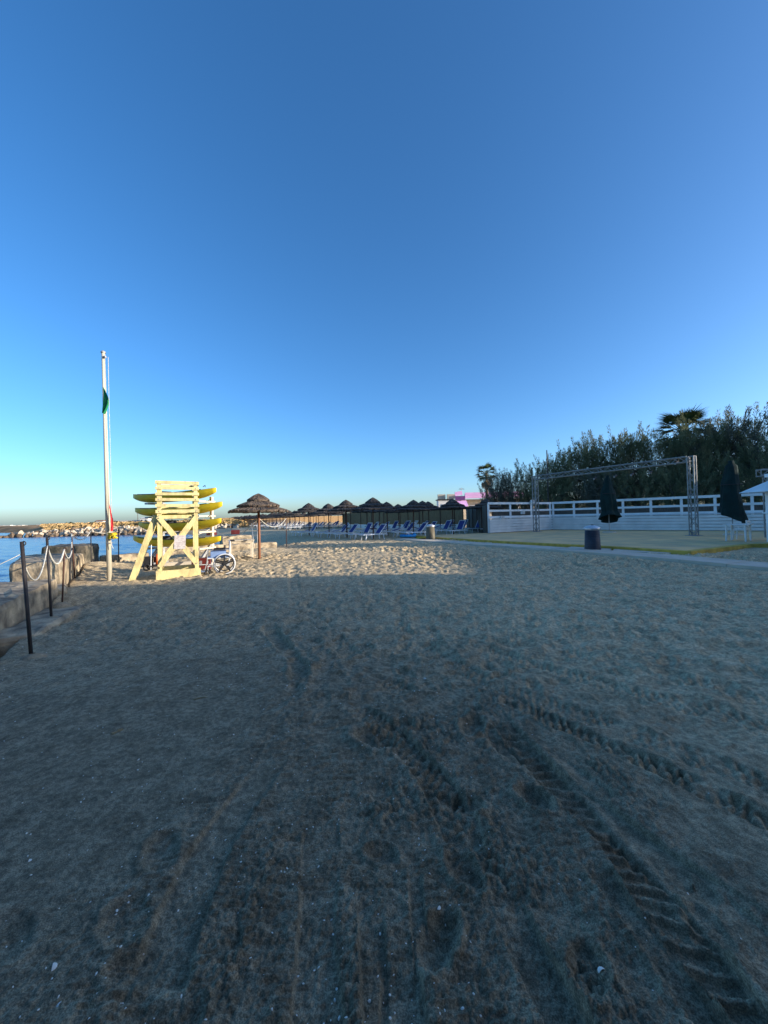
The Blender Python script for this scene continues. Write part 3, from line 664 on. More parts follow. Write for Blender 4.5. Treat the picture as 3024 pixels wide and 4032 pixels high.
# stage lamps hung under the beam
dd = d.normalized()
for k, (f, look) in enumerate([(0.47, 'plain'), (0.60, 'pair'), (0.70, 'pair'), (0.80, 'pair'), (0.93, 'bright')]):
    p = TL + d * f
    lab = ['small stage lamp nearest the middle of the truss beam', 'stage lamp hanging just right of the middle of the truss beam', 'stage lamp third from the right column under the truss beam',
           'stage lamp second from the right column under the truss beam', 'stage lamp tucked inside the truss beam beside the right column'][k]
    z = 3.96 if k < 4 else 4.34
    s = thing('stage_lamp', lab, 'lamp', (p.x, p.y, z), math.atan2(d.y, d.x), 'lamps on the truss beam')
    MB().tube([(-.1, 0, -.05), (-.1, 0, -.2), (.1, 0, -.2), (.1, 0, -.05), (-.1, 0, -.05)], 0.012).build('yoke', 'dark_metal', s)
    MB().cyl((0, .12, -.17), (0, -.14, -.27), 0.06, 0.075, 12).build('lamp_housing', 'dark_metal', s)
    MB().cyl((0, -.14, -.272), (0, -.15, -.276), 0.062, 0.062, 12).build('lens', 'grey_metal', s)

# floodlights clamped on the fence
for k, (x, y, z, lab) in enumerate([(8.95, 29.0, 1.28, 'white floodlight box on the lower rail of the short fence section'), (10.9, 30.05, 1.62, 'small white floodlight on the middle rail left of the truss column'),
                                    (11.9, 30.6, 2.5, 'white floodlight pair on the top rail behind the left truss column')]):
    s = thing('floodlight', lab, 'floodlight', (x, y, z), R(30), 'floodlights on the white fence')
    MB().box((0, -0.06, 0), (0.34, 0.14, 0.24)).build('housing', 'white_plastic', s)
    MB().box((0, -0.135, 0), (0.30, 0.012, 0.20)).build('glass', 'bin_metal', s)
    MB().tube([(-.2, -.05, 0), (-.2, .1, -.02), (.2, .1, -.02), (.2, -.05, 0)], 0.012).build('bracket', 'grey_metal', s)

# ------------------------------------------------------------------ closed parasols in green covers
def closed_parasol(label, x, y, zt, zb, flare, seed, lean):
    rg = random.Random(seed)
    t = thing('closed_parasol', label, 'parasol', (x, y, 0.12))
    MB().cyl((0, 0, 0), (0, 0, zt - 0.1), 0.025, 0.025, 10).build('pole', 'grey_metal', t)
    MB().cyl((0, 0, 0), (0, 0, 0.07), 0.42, 0.40, 20).build('base', 'concrete', t)
    n, m = 28, 22; vs = []; fs = []
    for i in range(m + 1):
        f = i / m; z = zt + (zb - zt) * f
        rad = 0.15 + 0.27 * min(1, f * 2.6) + 0.05 * math.sin(f * 7 + seed)
        if f > 0.82: rad += flare * (f - 0.82) / 0.18
        if f < 0.06: rad *= 0.55
        for k in range(n):
            a = 2 * math.pi * k / n
            fold = 1 + 0.16 * math.sin(a * 5 + f * 2.5 + seed) * (0.3 + f) + 0.10 * math.sin(a * 9 - f * 4)
            zz = z - (0.30 * max(0, f - 0.8) / 0.2) * math.sin(a + lean)
            vs.append((rad * fold * math.cos(a) + 0.05 * math.sin(f * 5 + seed), rad * fold * math.sin(a) * 0.85, zz))
    for i in range(m):
        for k in range(n): fs.append((i * n + k, i * n + (k + 1) % n, (i + 1) * n + (k + 1) % n, (i + 1) * n + k))
    fs.append(tuple(range(n - 1, -1, -1)))
    MB().add(vs, fs).build('cover', 'cover_green', t, smooth=True)
    MB().torus((0, 0, zt - (zt - zb) * 0.42), (0, 0, 1), 0.44, 0.02, 24, 6).build('strap', 'dark_metal', t)
closed_parasol('closed parasol wrapped in dark green cover behind the dance floor middle', 15.1, 25.6, 3.85, 0.92, 0.22, 3, 0.3)
closed_parasol('closed parasol in a puffy dark green cover near the white kiosk', 18.45, 20.2, 3.95, 0.92, 0.12, 8, 2.4)

# ------------------------------------------------------------------ kiosk at the right edge, its table and chair
k = thing('white_kiosk', 'white wooden kiosk with sloping roof at the right edge', 'kiosk', (15.7, 13.6, 0.12))
for x in (0.04, 2.3):
    for y in (0.0, 2.0): MB().box((x, y, 1.05), (0.12, 0.12, 2.1)).build('post', 'white_wood', k)
for j in range(5):
    MB().box((0.10, 1.0, 0.13 + 0.21 * j), (0.03, 1.84, 0.19)).build('board', 'white_wood', k); MB().box((1.17, 2.0, 0.13 + 0.21 * j), (2.1, 0.03, 0.19)).build('board', 'white_wood', k)
MB().box((1.17, 1.0, 1.19), (2.5, 2.3, 0.05)).build('counter', 'white_wood', k)
vs = [(-.6, -.6, 2.05), (2.95, -.6, 2.05), (2.95, 2.6, 2.05), (-.6, 2.6, 2.05), (.2, .2, 2.62), (2.15, .2, 2.62), (2.15, 1.8, 2.62), (.2, 1.8, 2.62)]
MB().add(vs, [(0, 3, 2, 1), (4, 5, 6, 7), (0, 1, 5, 4), (1, 2, 6, 5), (2, 3, 7, 6), (3, 0, 4, 7)]).build('roof', 'white_wood', k)
MB().box((1.17, 1.0, 2.72), (2.4, 2.1, 0.14)).build('roof_cap', 'white_wood', k)
t = thing('short_truss', 'short lit metal truss piece standing behind the kiosk roof', 'truss', (17.75, 18.0, 0.12), R(-10))
truss_mesh(2.6, 0.3).build('beam', 'truss_metal', t, loc=(0, 0, 3.05))
for x in (0.4, 2.3): truss_mesh(2.9, 0.26).build('column', 'truss_metal', t, loc=(x, 0, 0)).rotation_euler = (0, R(-90), 0)

t = thing('plastic_table', 'white plastic table beside the kiosk post', 'table', (15.35, 16.55, 0.12), R(35))
MB().box((0, 0, 0.705), (0.95, 0.8, 0.03)).build('tabletop', 'white_plastic', t)
for a in (-.38, .38):
    for b in (-.3, .3): MB().cyl((a * 1.05, b * 1.05, 0), (a, b, 0.69), 0.03, 0.04, 8).build('leg', 'white_plastic', t)
t = thing('plastic_chair', 'white plastic chair with slotted back tucked behind the table', 'chair', (15.95, 17.05, 0.12), R(120))
MB().box((0, 0, 0.43), (0.46, 0.46, 0.035)).build('seat', 'white_plastic', t)
for a in (-.2, .2):
    for b in (-.2, .2): MB().cyl((a * 1.15, b * 1.15, 0), (a, b, 0.42), 0.02, 0.028, 8).build('leg', 'white_plastic', t)
b_ = MB()
for z in (0.55, 0.68, 0.81): b_.box((-.23 - .04 * (z - .45), 0, z), (0.03, 0.44, 0.085))
for y in (-.2, -.07, .07, .2): b_.box((-.235, y, 0.66), (0.025, 0.035, 0.44))
b_.build('backrest', 'white_plastic', t)
for s in (-1, 1): MB().tube([(-.22, s * .23, .64), (.16, s * .23, .64), (.2, s * .23, .43)], 0.02).build('armrest', 'white_plastic', t)

# ------------------------------------------------------------------ litter bins
def bin_thing(label, x, y, z, body, dome):
    t = thing('litter_bin', label, 'litter bin', (x, y, z), 0.6, None)
    MB().lathe([(0.0, 0.0), (0.285, 0.0), (0.285, 0.03), (0.255, 0.78), (0.0, 0.78)], 28).build('body', body, t, True)
    for k in range(11): MB().torus((0, 0, 0.07 + k * 0.062), (0, 0, 1), 0.288 - 0.0025 * k, 0.010, 28, 6).build('hoop', body, t, True)
    MB().lathe([(0.0, 0.785), (0.25, 0.785), (0.25, 0.86), (0.0, 0.86)], 28).build('collar', 'bin_metal', t, True)
    MB().lathe([(0.30, 0.84), (0.31, 0.865), (0.27, 0.90), (0.16, 0.955), (0.0, 0.975)], 28).build('lid', dome, t, True)
    MB().box((0.26, 0.12, 0.93), (0.10, 0.05, 0.12)).build('handle', 'dark_metal', t)
    return t
bin_thing('dark ribbed litter bin with shiny dome lid beside the concrete walkway', 8.14, 14.95, 0.02, 'bin_grey', 'bin_metal')
bin_thing('olive litter bin standing at the far end of the walkway', 2.93, 24.3, 0.02, 'bin_olive', 'bin_metal')
# blue float and yellow boogie board by the far bin
t = thing('inflatable_mattress', 'bright blue inflatable mattress lying on sand by the sunbeds', 'mattress', (1.65, 27.3, 0.05), R(-8))
for j in range(5): MB().cyl((-.52, (j - 2) * .14, .09), (.52, (j - 2) * .14, .09), .095, .095, 10).build('air_chamber', 'sky_blue', t, True)
MB().cyl((.50, -.36, .13), (.50, .36, .13), .13, .13, 10).build('pillow', 'sky_blue', t, True)
t = thing('paddle_board', 'small yellow board lying at the foot of the far bin', 'board', (2.45, 24.75, 0.05), R(25))
v = []
for k in range(24):
    a = 2 * math.pi * k / 24; v.append((.42 * math.copysign(abs(math.cos(a)) ** .7, math.cos(a)), .2 * math.copysign(abs(math.sin(a)) ** .8, math.sin(a))))
MB().prism(v, 0.03, 0.09).build('deck', 'yellow_cloth', t); MB().prism([(x * .93, y * .93) for x, y in v], 0.0, 0.028).build('base', 'orange', t)

# ------------------------------------------------------------------ flagpole and flags
t = thing('flagpole', 'tall weathered white flagpole leaning slightly, planted in the sand', 'flagpole', (-7.16, 9.91, 0.0))
top = Vector((-0.09, 0.0, 5.97))
MB().cyl((0, 0, -0.15), top, 0.061, 0.040, 16).build('pole', 'pole_white', t, True)
MB().lathe([(0.055, 0), (0.058, 0.03), (0.03, 0.06), (0, 0.065)], 16, tuple(top)).build('cap', 'grey_metal', t, True)
MB().cyl(top + Vector((.03, -.04, -.12)), top + Vector((.10, -.05, -.12)), 0.03, 0.03, 10).build('pulley', 'grey_metal', t)
hal = [(0.0 + .06, -.03, 5.85), (.075, -.04, 4.5), (.10, -.05, 3.2), (.11, -.05, 1.9), (.085, -.06, 1.1)]
MB().tube(hal, 0.006, 5).build('halyard', 'rope', t)
MB().tube([(.08, -.07, 1.16), (.12, -.08, .95), (.16, -.08, .86)], 0.008, 5).build('rope_end', 'rope', t)
MB().torus((0.0, 0, 1.0), (0, 0, 1), 0.07, 0.012, 16, 6).build('clamp', 'grey_metal', t)
def drape(name, label, x, y, z0, z1, w, m, seed, dx=0.0):
    rg = random.Random(seed); n, k = 14, 9; vs = []; fs = []
    for i in range(n + 1):
        f = i / n; z = z0 + (z1 - z0) * f
        ww = w * math.sin(math.pi * min(1, f * 0.82 + 0.10)) ** 0.8
        for j in range(k + 1):
            u = j / k
            vs.append((u * ww + dx * f, 0.035 * math.sin(u * 9 + f * 2 + seed) * (0.4 + f) - 0.05 * u, z - 0.10 * u * (1 if f < .5 else .3)))
    a = n + 1; b = k + 1
    front = list(vs); back = [(p[0], p[1] + 0.006, p[2]) for p in vs]
    for i in range(n):
        for j in range(k):
            q = (i * b + j, i * b + j + 1, (i + 1) * b + j + 1, (i + 1) * b + j); fs.append(q); fs.append(tuple(c + a * b for c in reversed(q)))
    o = MB().add(front + back, fs).build(name, m, None, True, (x, y, 0)); tag(o, label, 'flag'); return o
drape('green_flag', 'limp green flag hanging near the top of the flagpole', -7.205, 9.82, 5.06, 4.36, 0.20, 'green_flag', 2)
drape('red_flag', 'limp red flag hanging low on the flagpole', -7.07, 9.82, 2.0, 1.34, 0.07, 'red_flag', 5, 0.05)
b_ = MB()
for k in range(9):
    rr = random.Random(k); b_.tube([(rr.uniform(-.07, .14), rr.uniform(-.05, .05), rr.uniform(-.07, .07)) for _ in range(4)] + [(0, 0, .02)], 0.028, 6)
o = b_.build('yellow_flag', 'yellow_cloth', None, True, (-7.02, 9.78, 1.19)); tag(o, 'crumpled yellow bundle tied to the lower flagpole', 'flag')

# ------------------------------------------------------------------ lifeguard chair
W, D = 0.97, 1.0
t = thing('lifeguard_chair', 'tall cream wooden lifeguard chair with slatted top and cross braces', 'lifeguard chair', (-5.95, 9.98, -0.02), R(28.9))
def brd(nm, *a, **k): return MB().beam(*a, **k).build(nm, 'cream_wood', t)
for x in (0.05, W - 0.05):
    for y in (0.0, D): MB().box((x, y, 1.30), (0.09, 0.06, 2.62)).build('leg', 'cream_wood', t)
for y, s in ((-0.055, 1), (D + 0.055, -1)):
    MB().box((W / 2, y, 0.14), (W + 0.08, 0.045, 0.24)).build('base_board', 'cream_wood', t)
    brd('brace', (0.03, y + 0.004 * s, 1.68), (W - 0.04, y + 0.004 * s, 0.36), 0.032, 0.12, up=(0.8, 0, 0.6))
    brd('brace', (W - 0.03, y - 0.032 * s, 1.68), (0.04, y - 0.032 * s, 0.36), 0.032, 0.12, up=(-0.8, 0, 0.6))
for x in (0.0, W): MB().box((x + (0.02 if x else -0.02), D / 2, 0.14), (0.04, D - 0.02, 0.2)).build('base_board', 'cream_wood', t)
for z, hh in ((2.575, 0.085), (2.425, 0.072), (2.275, 0.072), (2.125, 0.075), (1.965, 0.075), (1.815, 0.085)):
    for y in ((-0.052, D + 0.052) if z > 2.5 or z < 2.0 else (-0.052,)):
        tl = rng.uniform(-.008, .008)
        brd('slat', (-0.03, y, z - tl), (W + 0.03, y, z + tl), 0.036, hh)
    MB().box((W + 0.018, D / 2, z), (0.03, D - 0.06, hh)).build('slat', 'cream_wood', t)
for k in range(6): MB().box((W / 2, 0.10 + k * 0.16, 1.70), (W - 0.02, 0.14, 0.03)).build('seat_plank', 'cream_wood', t)
for y in (0.04, D - 0.04): MB().box((W / 2, y, 1.655), (W - 0.16, 0.04, 0.07)).build('seat_rail', 'cream_wood', t)
ls = Vector((-0.60, 0, -0.02)); le = Vector((-0.02, 0, 1.72))
for y in (0.09, 0.60): brd('ladder_rail', ls + Vector((0, y, 0)), le + Vector((0, y, 0)), 0.045, 0.14, up=(-0.9, 0, 0.35))
for k in range(4):
    p = ls + (le - ls) * (0.22 + 0.2 * k); MB().box((p.x, 0.345, p.z), (0.13, 0.45, 0.03)).build('ladder_tread', 'cream_wood', t)
for bx in (0.05, W - 0.05):
    for bz in (0.40, 1.64, 1.815, 2.125, 2.425): MB().cyl((bx, -0.085 if bz < 1.7 else -0.068, bz), (bx, -0.1 if bz < 1.7 else -0.082, bz), 0.014, 0.012, 8).build('bolt', 'grey_metal', t)
MB().box((-0.07, 0.35, 1.60), (0.10, 0.40, 0.24)).build('grey_box', 'grey_metal', t)  # plain grey box at the top of the ladder
o = MB().box((0, 0, 0), (0.27, 0.006, 0.36)).build('notice_sheet', 'notice', t); o.location = (0.52, -0.118, 0.99); o.rotation_euler = (0, R(3), 0); o['label'] = 'white printed notice pinned on the cross brace'

# ------------------------------------------------------------------ kayak rack and kayaks
RA, RB = Vector((-8.9, 14.05)), Vector((-5.75, 12.95)); rd = RB - RA; RL = rd.length; rrz = math.atan2(rd.y, rd.x)
t = thing('kayak_rack', 'grey wooden rack holding four stacked kayaks behind the lifeguard chair', 'rack', (RA.x, RA.y, 0), rrz)
LV = (0.80, 1.36, 1.90, 2.40)
for x in (0.62, RL - 0.42):
    MB().box((x, 0.30, 1.15), (0.09, 0.09, 2.42)).build('post', 'grey_metal' if x < 1 else 'cream_wall', t)  # right post coloured cream for its sunlit look; the rack is grey
    MB().beam((x, -0.42, 0.0), (x, 0.26, 0.72), 0.08, 0.08).build('strut', 'grey_metal', t)
    MB().box((x, 0.0, 0.03), (0.09, 1.0, 0.09)).build('foot', 'grey_metal', t)
    for z in LV: MB().box((x, 0.02, z - 0.215), (0.16, 0.74, 0.06)).build('arm', 'grey_metal' if x < 1 else 'cream_wall', t)  # right arms take the same cream in place of sunlight
def kayak_mesh(L=3.95, B=0.36, deck=False):
    n, m = 30, 12; vs = []; fs = []
    for i in range(n + 1):
        f = i / n; s = 2 * f - 1; b = max(B * (1 - abs(s) ** 2.4) ** 0.85, 0.012)
        rock = 0.17 * abs(s) ** 3.2; keel = -0.17 + rock * 1.05 + 0.05 * abs(s) ** 6; shear = 0.10 + 0.11 * abs(s) ** 2.6
        x = s * L / 2
        if deck:
            row = [(x, b * 0.93 * math.cos(math.pi * k / m), shear + 0.004 + (0.05 * math.sin(math.pi * k / m) * (1 if abs(s - .1) > .33 else -1.0) * (b / B))) for k in range(m + 1)]
        else:
            row = []
            for k in range(m + 1):
                a = math.pi * k / m; y = b * math.cos(a); q = math.sin(a) ** 0.75
                row.append((x, y, shear + (keel - shear) * q + (0.012 * math.sin(a * 6) * (b / B))))
        vs += row
    w = m + 1
    for i in range(n):
        for k in range(m):
            q = (i * w + k, (i + 1) * w + k, (i + 1) * w + k + 1, i * w + k + 1); fs.append(q if deck else q)
    if not deck: fs += [tuple(range(w)), tuple(range(n * w + m, n * w - 1, -1))]
    return MB().add(vs, fs)
hull = kayak_mesh().mesh('hull', 'kayak', True); dk = kayak_mesh(deck=True).mesh('deck', 'kayak_deck', True)
seatm = MB().box((-0.35, 0, 0.15), (0.10, 0.42, 0.14)).box((-0.1, 0, 0.085), (0.42, 0.4, 0.03)).mesh('seat', 'black_rubber')
KL = ['yellow kayak on the lowest level of the rack', 'yellow kayak second from the bottom of the rack', 'yellow kayak second from the top of the rack', 'yellow kayak on the top level of the rack']
for k, z in enumerate(LV):
    off = (-0.12, 0.02, -0.02, -0.2)[k]
    p = RA + rd * 0.5 + rd.normalized() * off
    y = thing('kayak', KL[k], 'kayak', (p.x, p.y, z), rrz + R((1.5, -2, 1, -1)[k]), 'kayaks on the rack'); y.rotation_euler[1] = R((0.4, -1.0, -1.4, -0.8)[k])
    link(hull, 'hull', y); link(dk, 'deck', y); link(seatm, 'seat', y)
    MB().tube([(-1.5, -.20, .17), (-.7, -.345, .125), (0, -.365, .11), (.7, -.345, .125), (1.5, -.20, .17)], 0.012).build('rubbing_strip', 'black_rubber', y)
    MB().cyl((.95, 0, .135), (.95, 0, .175), .10, .10, 14).build('hatch', 'black_rubber', y)
    MB().tube([(1.45, -.05, .27), (1.5, 0, .32), (1.45, .05, .27)], 0.012).build('grab_handle', 'black_rubber', y)

# ------------------------------------------------------------------ wheelchair
fwd = Vector((-0.92, -0.39)); t = thing('wheelchair', 'white wheelchair with blue seat parked beside the lifeguard chair', 'wheelchair', (-4.60, 10.92, 0.0), math.atan2(fwd.y, fwd.x))
# local: x forward, +y is the viewer's side away (left of the chair)
for s, y in ((1, 0.27), (-1, -0.27)):
    w_ = MB().torus((0, y, 0.30), (0, 1, 0), 0.276, 0.015, 40, 8).build('wheel', 'bed_white', t, True)
    MB().torus((0, y + 0.035 * s, 0.30), (0, 1, 0), 0.245, 0.010, 40, 6).build('push_rim', 'black_rubber', w_, True)
    MB().cyl((0, y - .03, .30), (0, y + .03, .30), 0.035, 0.035, 12).build('hub', 'black_rubber', w_)
    for k in range(5):
        a = 2 * math.pi * k / 5 + 0.3; MB().beam((0.02 * math.cos(a), y, .30 + .02 * math.sin(a)), (.255 * math.cos(a), y, .30 + .255 * math.sin(a)), 0.02, 0.045, up=(-math.sin(a), 0, math.cos(a))).build('spoke', 'black_rubber', w_)
    yy = y - 0.05 * s
    MB().tube([(-.16, yy, .95), (-.14, yy, .60), (-.12, yy, .28)], 0.014).build('back_tube', 'bed_white', t)
    MB().tube([(-.14, yy, .70), (.42, yy, .70), (.44, yy, .40), (.50, yy, .16)], 0.014).build('arm_tube', 'grey_metal', t)
    MB().tube([(-.13, yy, .47), (.43, yy, .47)], 0.014).build('seat_tube', 'bed_white', t)
    MB().tube([(-.13, yy, .26), (.43, yy, .26)], 0.014).build('lower_tube', 'bed_white', t)
    MB().box((.12, yy, .715), (.30, .05, .03)).build('arm_pad', 'black_rubber', t)
    MB().cyl((-.16, yy, .94), (-.28, yy, .94), 0.016, 0.016, 8).build('push_handle', 'black_rubber', t)
    MB().torus((.44, yy, .08), (0, 1, 0), 0.062, 0.018, 20, 6).build('caster', 'black_rubber', t, True)
    MB().tube([(.44, yy, .09), (.42, yy, .26)], 0.012).build('caster_fork', 'grey_metal', t)
    MB().box((.57, yy - 0.05 * s, .12), (.14, .13, .015)).build('footrest', 'pale_blue', t)
MB().box((.15, 0, .485), (.54, .42, .035)).build('seat', 'pale_blue', t)
MB().box((.15, -0.215, .58), (.40, .012, .16)).build('side_panel', 'pale_blue', t); MB().box((.15, 0.215, .58), (.40, .012, .16)).build('side_panel', 'pale_blue', t)
MB().box((-.14, 0, .74), (.03, .40, .36)).build('backrest', 'pale_blue', t)

# red cool box, hose trolley, plastic table
t = thing('cool_box', 'dark red cool box on the sand between chair and wheelchair', 'cool box', (-5.75, 11.95, 0.0), R(18))
MB().box((0, 0, .16), (.52, .32, .30)).build('body', 'red_plastic', t); MB().box((0, 0, .335), (.55, .35, .05)).build('lid', 'red_plastic', t)
MB().tube([(-.2, -.18, .28), (-.2, -.21, .17), (.2, -.21, .17), (.2, -.18, .28)], 0.012).build('handle', 'bed_white', t); MB().box((0, -.17, .24), (.07, .02, .10)).build('latch', 'grey_metal', t)
t = thing('hose_trolley', 'black wheeled trolley with orange hose reel behind the ladder', 'trolley', (-7.45, 12.15, 0.0), R(20))
for y in (-.2, .2): MB().torus((-.08, y, .11), (0, 1, 0), 0.085, 0.026, 22, 7).build('wheel', 'black_rubber', t, True)
MB().box((0, 0, .13), (.5, .36, .04)).build('base', 'dark_metal', t)
MB().torus((.17, -.05, .33), (1, .25, 0), 0.15, 0.035, 26, 8).torus((.20, -.05, .33), (1, .25, 0), 0.15, 0.035, 26, 8).build('hose_reel', 'orange', t, True)
MB().cyl((.08, -.05, .33), (.28, 0, .33), .09, .09, 14).build('drum', 'red_plastic', t)
MB().box((-.08, 0, .30), (.22, .26, .26)).build('motor_box', 'black_rubber', t)
for x in (.02, .22): MB().cyl((x, -.16, .02), (x + .01, -.10, .80), .014, .014, 8).build('handle_tube', 'bed_white', t)
MB().torus((.30, -.16, .09), (0, 1, 0), .065, .022, 20, 6).build('front_wheel', 'black_rubber', t, True)

t = thing('plastic_table', 'white plastic table standing left of the thatched umbrella', 'table', (-5.65, 15.0, 0.0), R(24))
MB().box((0, 0, .735), (.95, .72, .035)).build('tabletop', 'cream_wall', t); MB().box((0, 0, .69), (.86, .62, .05)).build('apron', 'cream_wall', t)
for a in (-.40, .40):
    for b in (-.28, .28): MB().box((a, b, .35), (.075, .06, .72)).build('leg', 'cream_wall', t)

# ------------------------------------------------------------------ stone blocks and low walls
def rough_block(name, label, corners, z0, z1, m, seed, cat='stone block', group='stone blocks along the shore', amp=0.035, parent=None):
    """corners: four (x,y) anticlockwise; worn, chipped block"""
    n = 12; p = [Vector((x, y, 0)) for x, y in corners]; c0 = sum(p, Vector()) / 4
    def pos(u, v, w):
        q = (p[0] * (1 - u) + p[1] * u) * (1 - v) + (p[3] * (1 - u) + p[2] * u) * v - c0; return Vector((q.x, q.y, w))
    bm = bmesh.new(); cache = {}
    def vert(u, v, w):
        key = (round(u, 4), round(v, 4), round(w, 4))
        if key not in cache:
            q = pos(u, v, z0 + (z1 - z0) * w)
            e = sum(1 for a in (u, v, w) if a in (0.0, 1.0)); 
            from mathutils import noise as N
            nn = N.noise_vector(q * 2.3 + Vector((seed, 0, 0))) * amp + N.noise_vector(q * 7 + Vector((0, seed, 0))) * amp * 0.5
            ctr = Vector((0, 0, (z0 + z1) / 2)); q2 = q + nn
            if e >= 2: q2 = q2 + (ctr - q).normalized() * (0.035 if e == 2 else 0.07)
            cache[key] = bm.verts.new(q2)
        return cache[key]
    g = [i / n for i in range(n + 1)]
    for i in range(n):
        for j in range(n):
            a, b, c, d = g[i], g[i + 1], g[j], g[j + 1]
            for w in (0.0, 1.0): bm.faces.new([vert(a, c, w), vert(b, c, w), vert(b, d, w), vert(a, d, w)])
            for w in (0.0, 1.0): bm.faces.new([vert(a, w, c), vert(b, w, c), vert(b, w, d), vert(a, w, d)])
            for w in (0.0, 1.0): bm.faces.new([vert(w, a, c), vert(w, b, c), vert(w, b, d), vert(w, a, d)])
    bmesh.ops.recalc_face_normals(bm, faces=bm.faces)
    me = bpy.data.meshes.new(name); bm.to_mesh(me); bm.free(); me.materials.append(M[m])
    o = bpy.data.objects.new(name, me); C.objects.link(o); o.location = (c0.x, c0.y, 0)
    if parent is None: tag(o, label, cat, group)
    else: o.parent = parent
    return o
rough_block('stone_block', 'long grey stone block of the sea wall nearest the viewer', [(-2.05, 0.6), (-5.05, 4.55), (-6.6, 3.4), (-3.6, -0.6)], -1.0, 0.32, 'stone', 1)
rough_block('stone_block', 'stone block whose right end glows in the sun, behind the nearest post', [(-5.08, 4.6), (-6.98, 8.15), (-8.4, 7.75), (-6.55, 3.8)], -1.0, 0.37, 'stone', 2)
rough_block('stone_ledge', 'flat stone ledge at the foot of the sea wall by the second post', [(-4.75, 5.2), (-5.55, 7.05), (-6.2, 6.9), (-5.3, 5.0)], -0.6, 0.02, 'stone', 3, 'stone ledge', None)
rough_block('stone_block', 'high stone block with shaded front behind the hanging rope', [(-7.65, 9.05), (-9.7, 12.0), (-10.9, 11.5), (-8.75, 8.85)], -1.0, 0.63, 'stone', 4)
rough_block('stone_block', 'dark flat stone block out in the water left of the high block', [(-9.2, 9.8), (-10.6, 12.2), (-11.8, 12.0), (-10.4, 9.8)], -1.2, -0.30, 'stone_dark', 5)
rough_block('stone_block', 'yellowish stone block at the far end of the rope posts', [(-9.72, 12.1), (-10.35, 13.15), (-11.4, 12.9), (-10.7, 11.9)], -1.0, 0.52, 'stone', 6)
rough_block('stone_block', 'dark topped stone block standing behind the others by the water', [(-10.4, 13.25), (-10.75, 14.4), (-12.1, 14.25), (-11.8, 13.05)], -1.0, 0.78, 'stone_dark', 7)
rough_block('stone_block', 'small sunlit stone block low beside the third post', [(-6.95, 8.3), (-7.5, 9.0), (-8.1, 8.9), (-7.5, 8.1)], -0.8, 0.14, 'stone', 8)
rough_block('low_wall', 'low broken stone wall in front of the water behind the flagpole', [(-10.6, 14.2), (-9.5, 15.3), (-9.75, 15.75), (-10.95, 14.6)], -0.8, 0.30, 'stone', 9, 'wall', None)
rough_block('low_wall', 'low cream wall behind the kayak rack', [(-9.45, 15.9), (-7.55, 17.9), (-7.9, 18.25), (-9.8, 16.25)], -0.8, 0.42, 'stone', 10, 'wall', None)
rough_block('low_wall', 'low cream wall ending in sand behind the plastic table', [(-7.5, 17.95), (-5.6, 19.9), (-5.9, 20.25), (-7.85, 18.3)], -0.8, 0.36, 'stone', 11, 'wall', None)
rough_block('stone_block', 'square cream stone block behind the low wall left of the umbrella', [(-8.35, 19.6), (-7.15, 20.6), (-7.5, 21.1), (-8.7, 20.1)], -0.8, 0.72, 'stone', 12)
rough_block('timber_plank', 'pale plank lying on sand under the kayak rack', [(-7.6, 12.95), (-6.5, 13.35), (-6.55, 13.5), (-7.65, 13.1)], 0.0, 0.13, 'cream_wall', 13, 'plank', None, 0.004)

# ------------------------------------------------------------------ rope posts and ropes
POSTS = [  # base, top, label, radius
    ((-4.02, 4.35), (-4.15, 4.36, 1.32), 'dark iron rope post nearest the viewer', .022),
    ((-5.33, 6.10), (-5.42, 6.12, 1.31), 'dark iron rope post second from the viewer', .021),
    ((-6.12, 7.20), (-6.05, 7.20, 1.06), 'short rusty rope post standing in the sand pit', .016),
    ((-7.41, 8.89), (-7.30, 8.90, 0.95), 'short thin rope post in front of the high stone block', .016),
    ((-8.38, 10.33), (-8.50, 10.35, 1.30), 'leaning rusty rope post with white rope beside the high stone block', .020),
    ((-10.03, 13.04), (-10.05, 13.04, 1.32), 'thin rope post left of the flagpole against the sea', .020),
    ((-9.62, 13.79), (-9.63, 13.79, 1.30), 'thin rope post between flagpole and lifeguard chair', .020),
    ((-5.25, 20.40), (-5.25, 20.40, 1.62), 'rusty rope post right of the near thatched umbrella', .024),
    ((-6.42, 18.9), (-6.62, 19.0, 1.35), 'thin grey pole leaning behind the umbrella pole', .018),
    ((-6.36, 19.0), (-6.34, 19.05, 1.35), 'thin upright grey pole behind the umbrella pole', .016),
]
tops = []
for k, (b, tp, lab, r) in enumerate(POSTS):
    m = 'rust' if k in (2, 4, 7) else ('grey_metal' if k > 7 else 'dark_metal')
    q = thing('rope_post', lab, 'post', (b[0], b[1], 0), 0, 'rope posts along the shore')
    e = Vector((tp[0] - b[0], tp[1] - b[1], tp[2]))
    MB().cyl((0, 0, -0.35), e, r * .85, r * .85, 10).build('shaft', m, q, True)
    MB().torus(e * 0.985 + Vector((r, 0, 0)), (0, 1, 0), 0.022, 0.006, 12, 5).build('eyelet', m, q)
    pm = MB(); nn = 14
    pm.lathe([(.16, -.05), (.13, .0), (.09, .028), (.045, .045), (.018, .05)], nn)
    pm.build('sand_pile', 'sand_heap', q, True)
    tops.append(Vector((b[0], b[1], 0)) + e)
def rope(label, p, q, sag, r=0.013, m='rope'):
    p, q = Vector(p), Vector(q); n = 18
    pts = [p + (q - p) * (i / n) - Vector((0, 0, sag * 4 * (i / n) * (1 - i / n))) for i in range(n + 1)]
    c = pts[0].copy(); b_ = MB().tube([v - c for v in pts], r, 6)
    o = b_.build('rope', m, None, True, tuple(c)); tag(o, label, 'rope', 'white ropes strung between posts'); return o
def lerp_top(i, f): b = POSTS[i][0]; return Vector((b[0], b[1], 0)).lerp(tops[i], f)
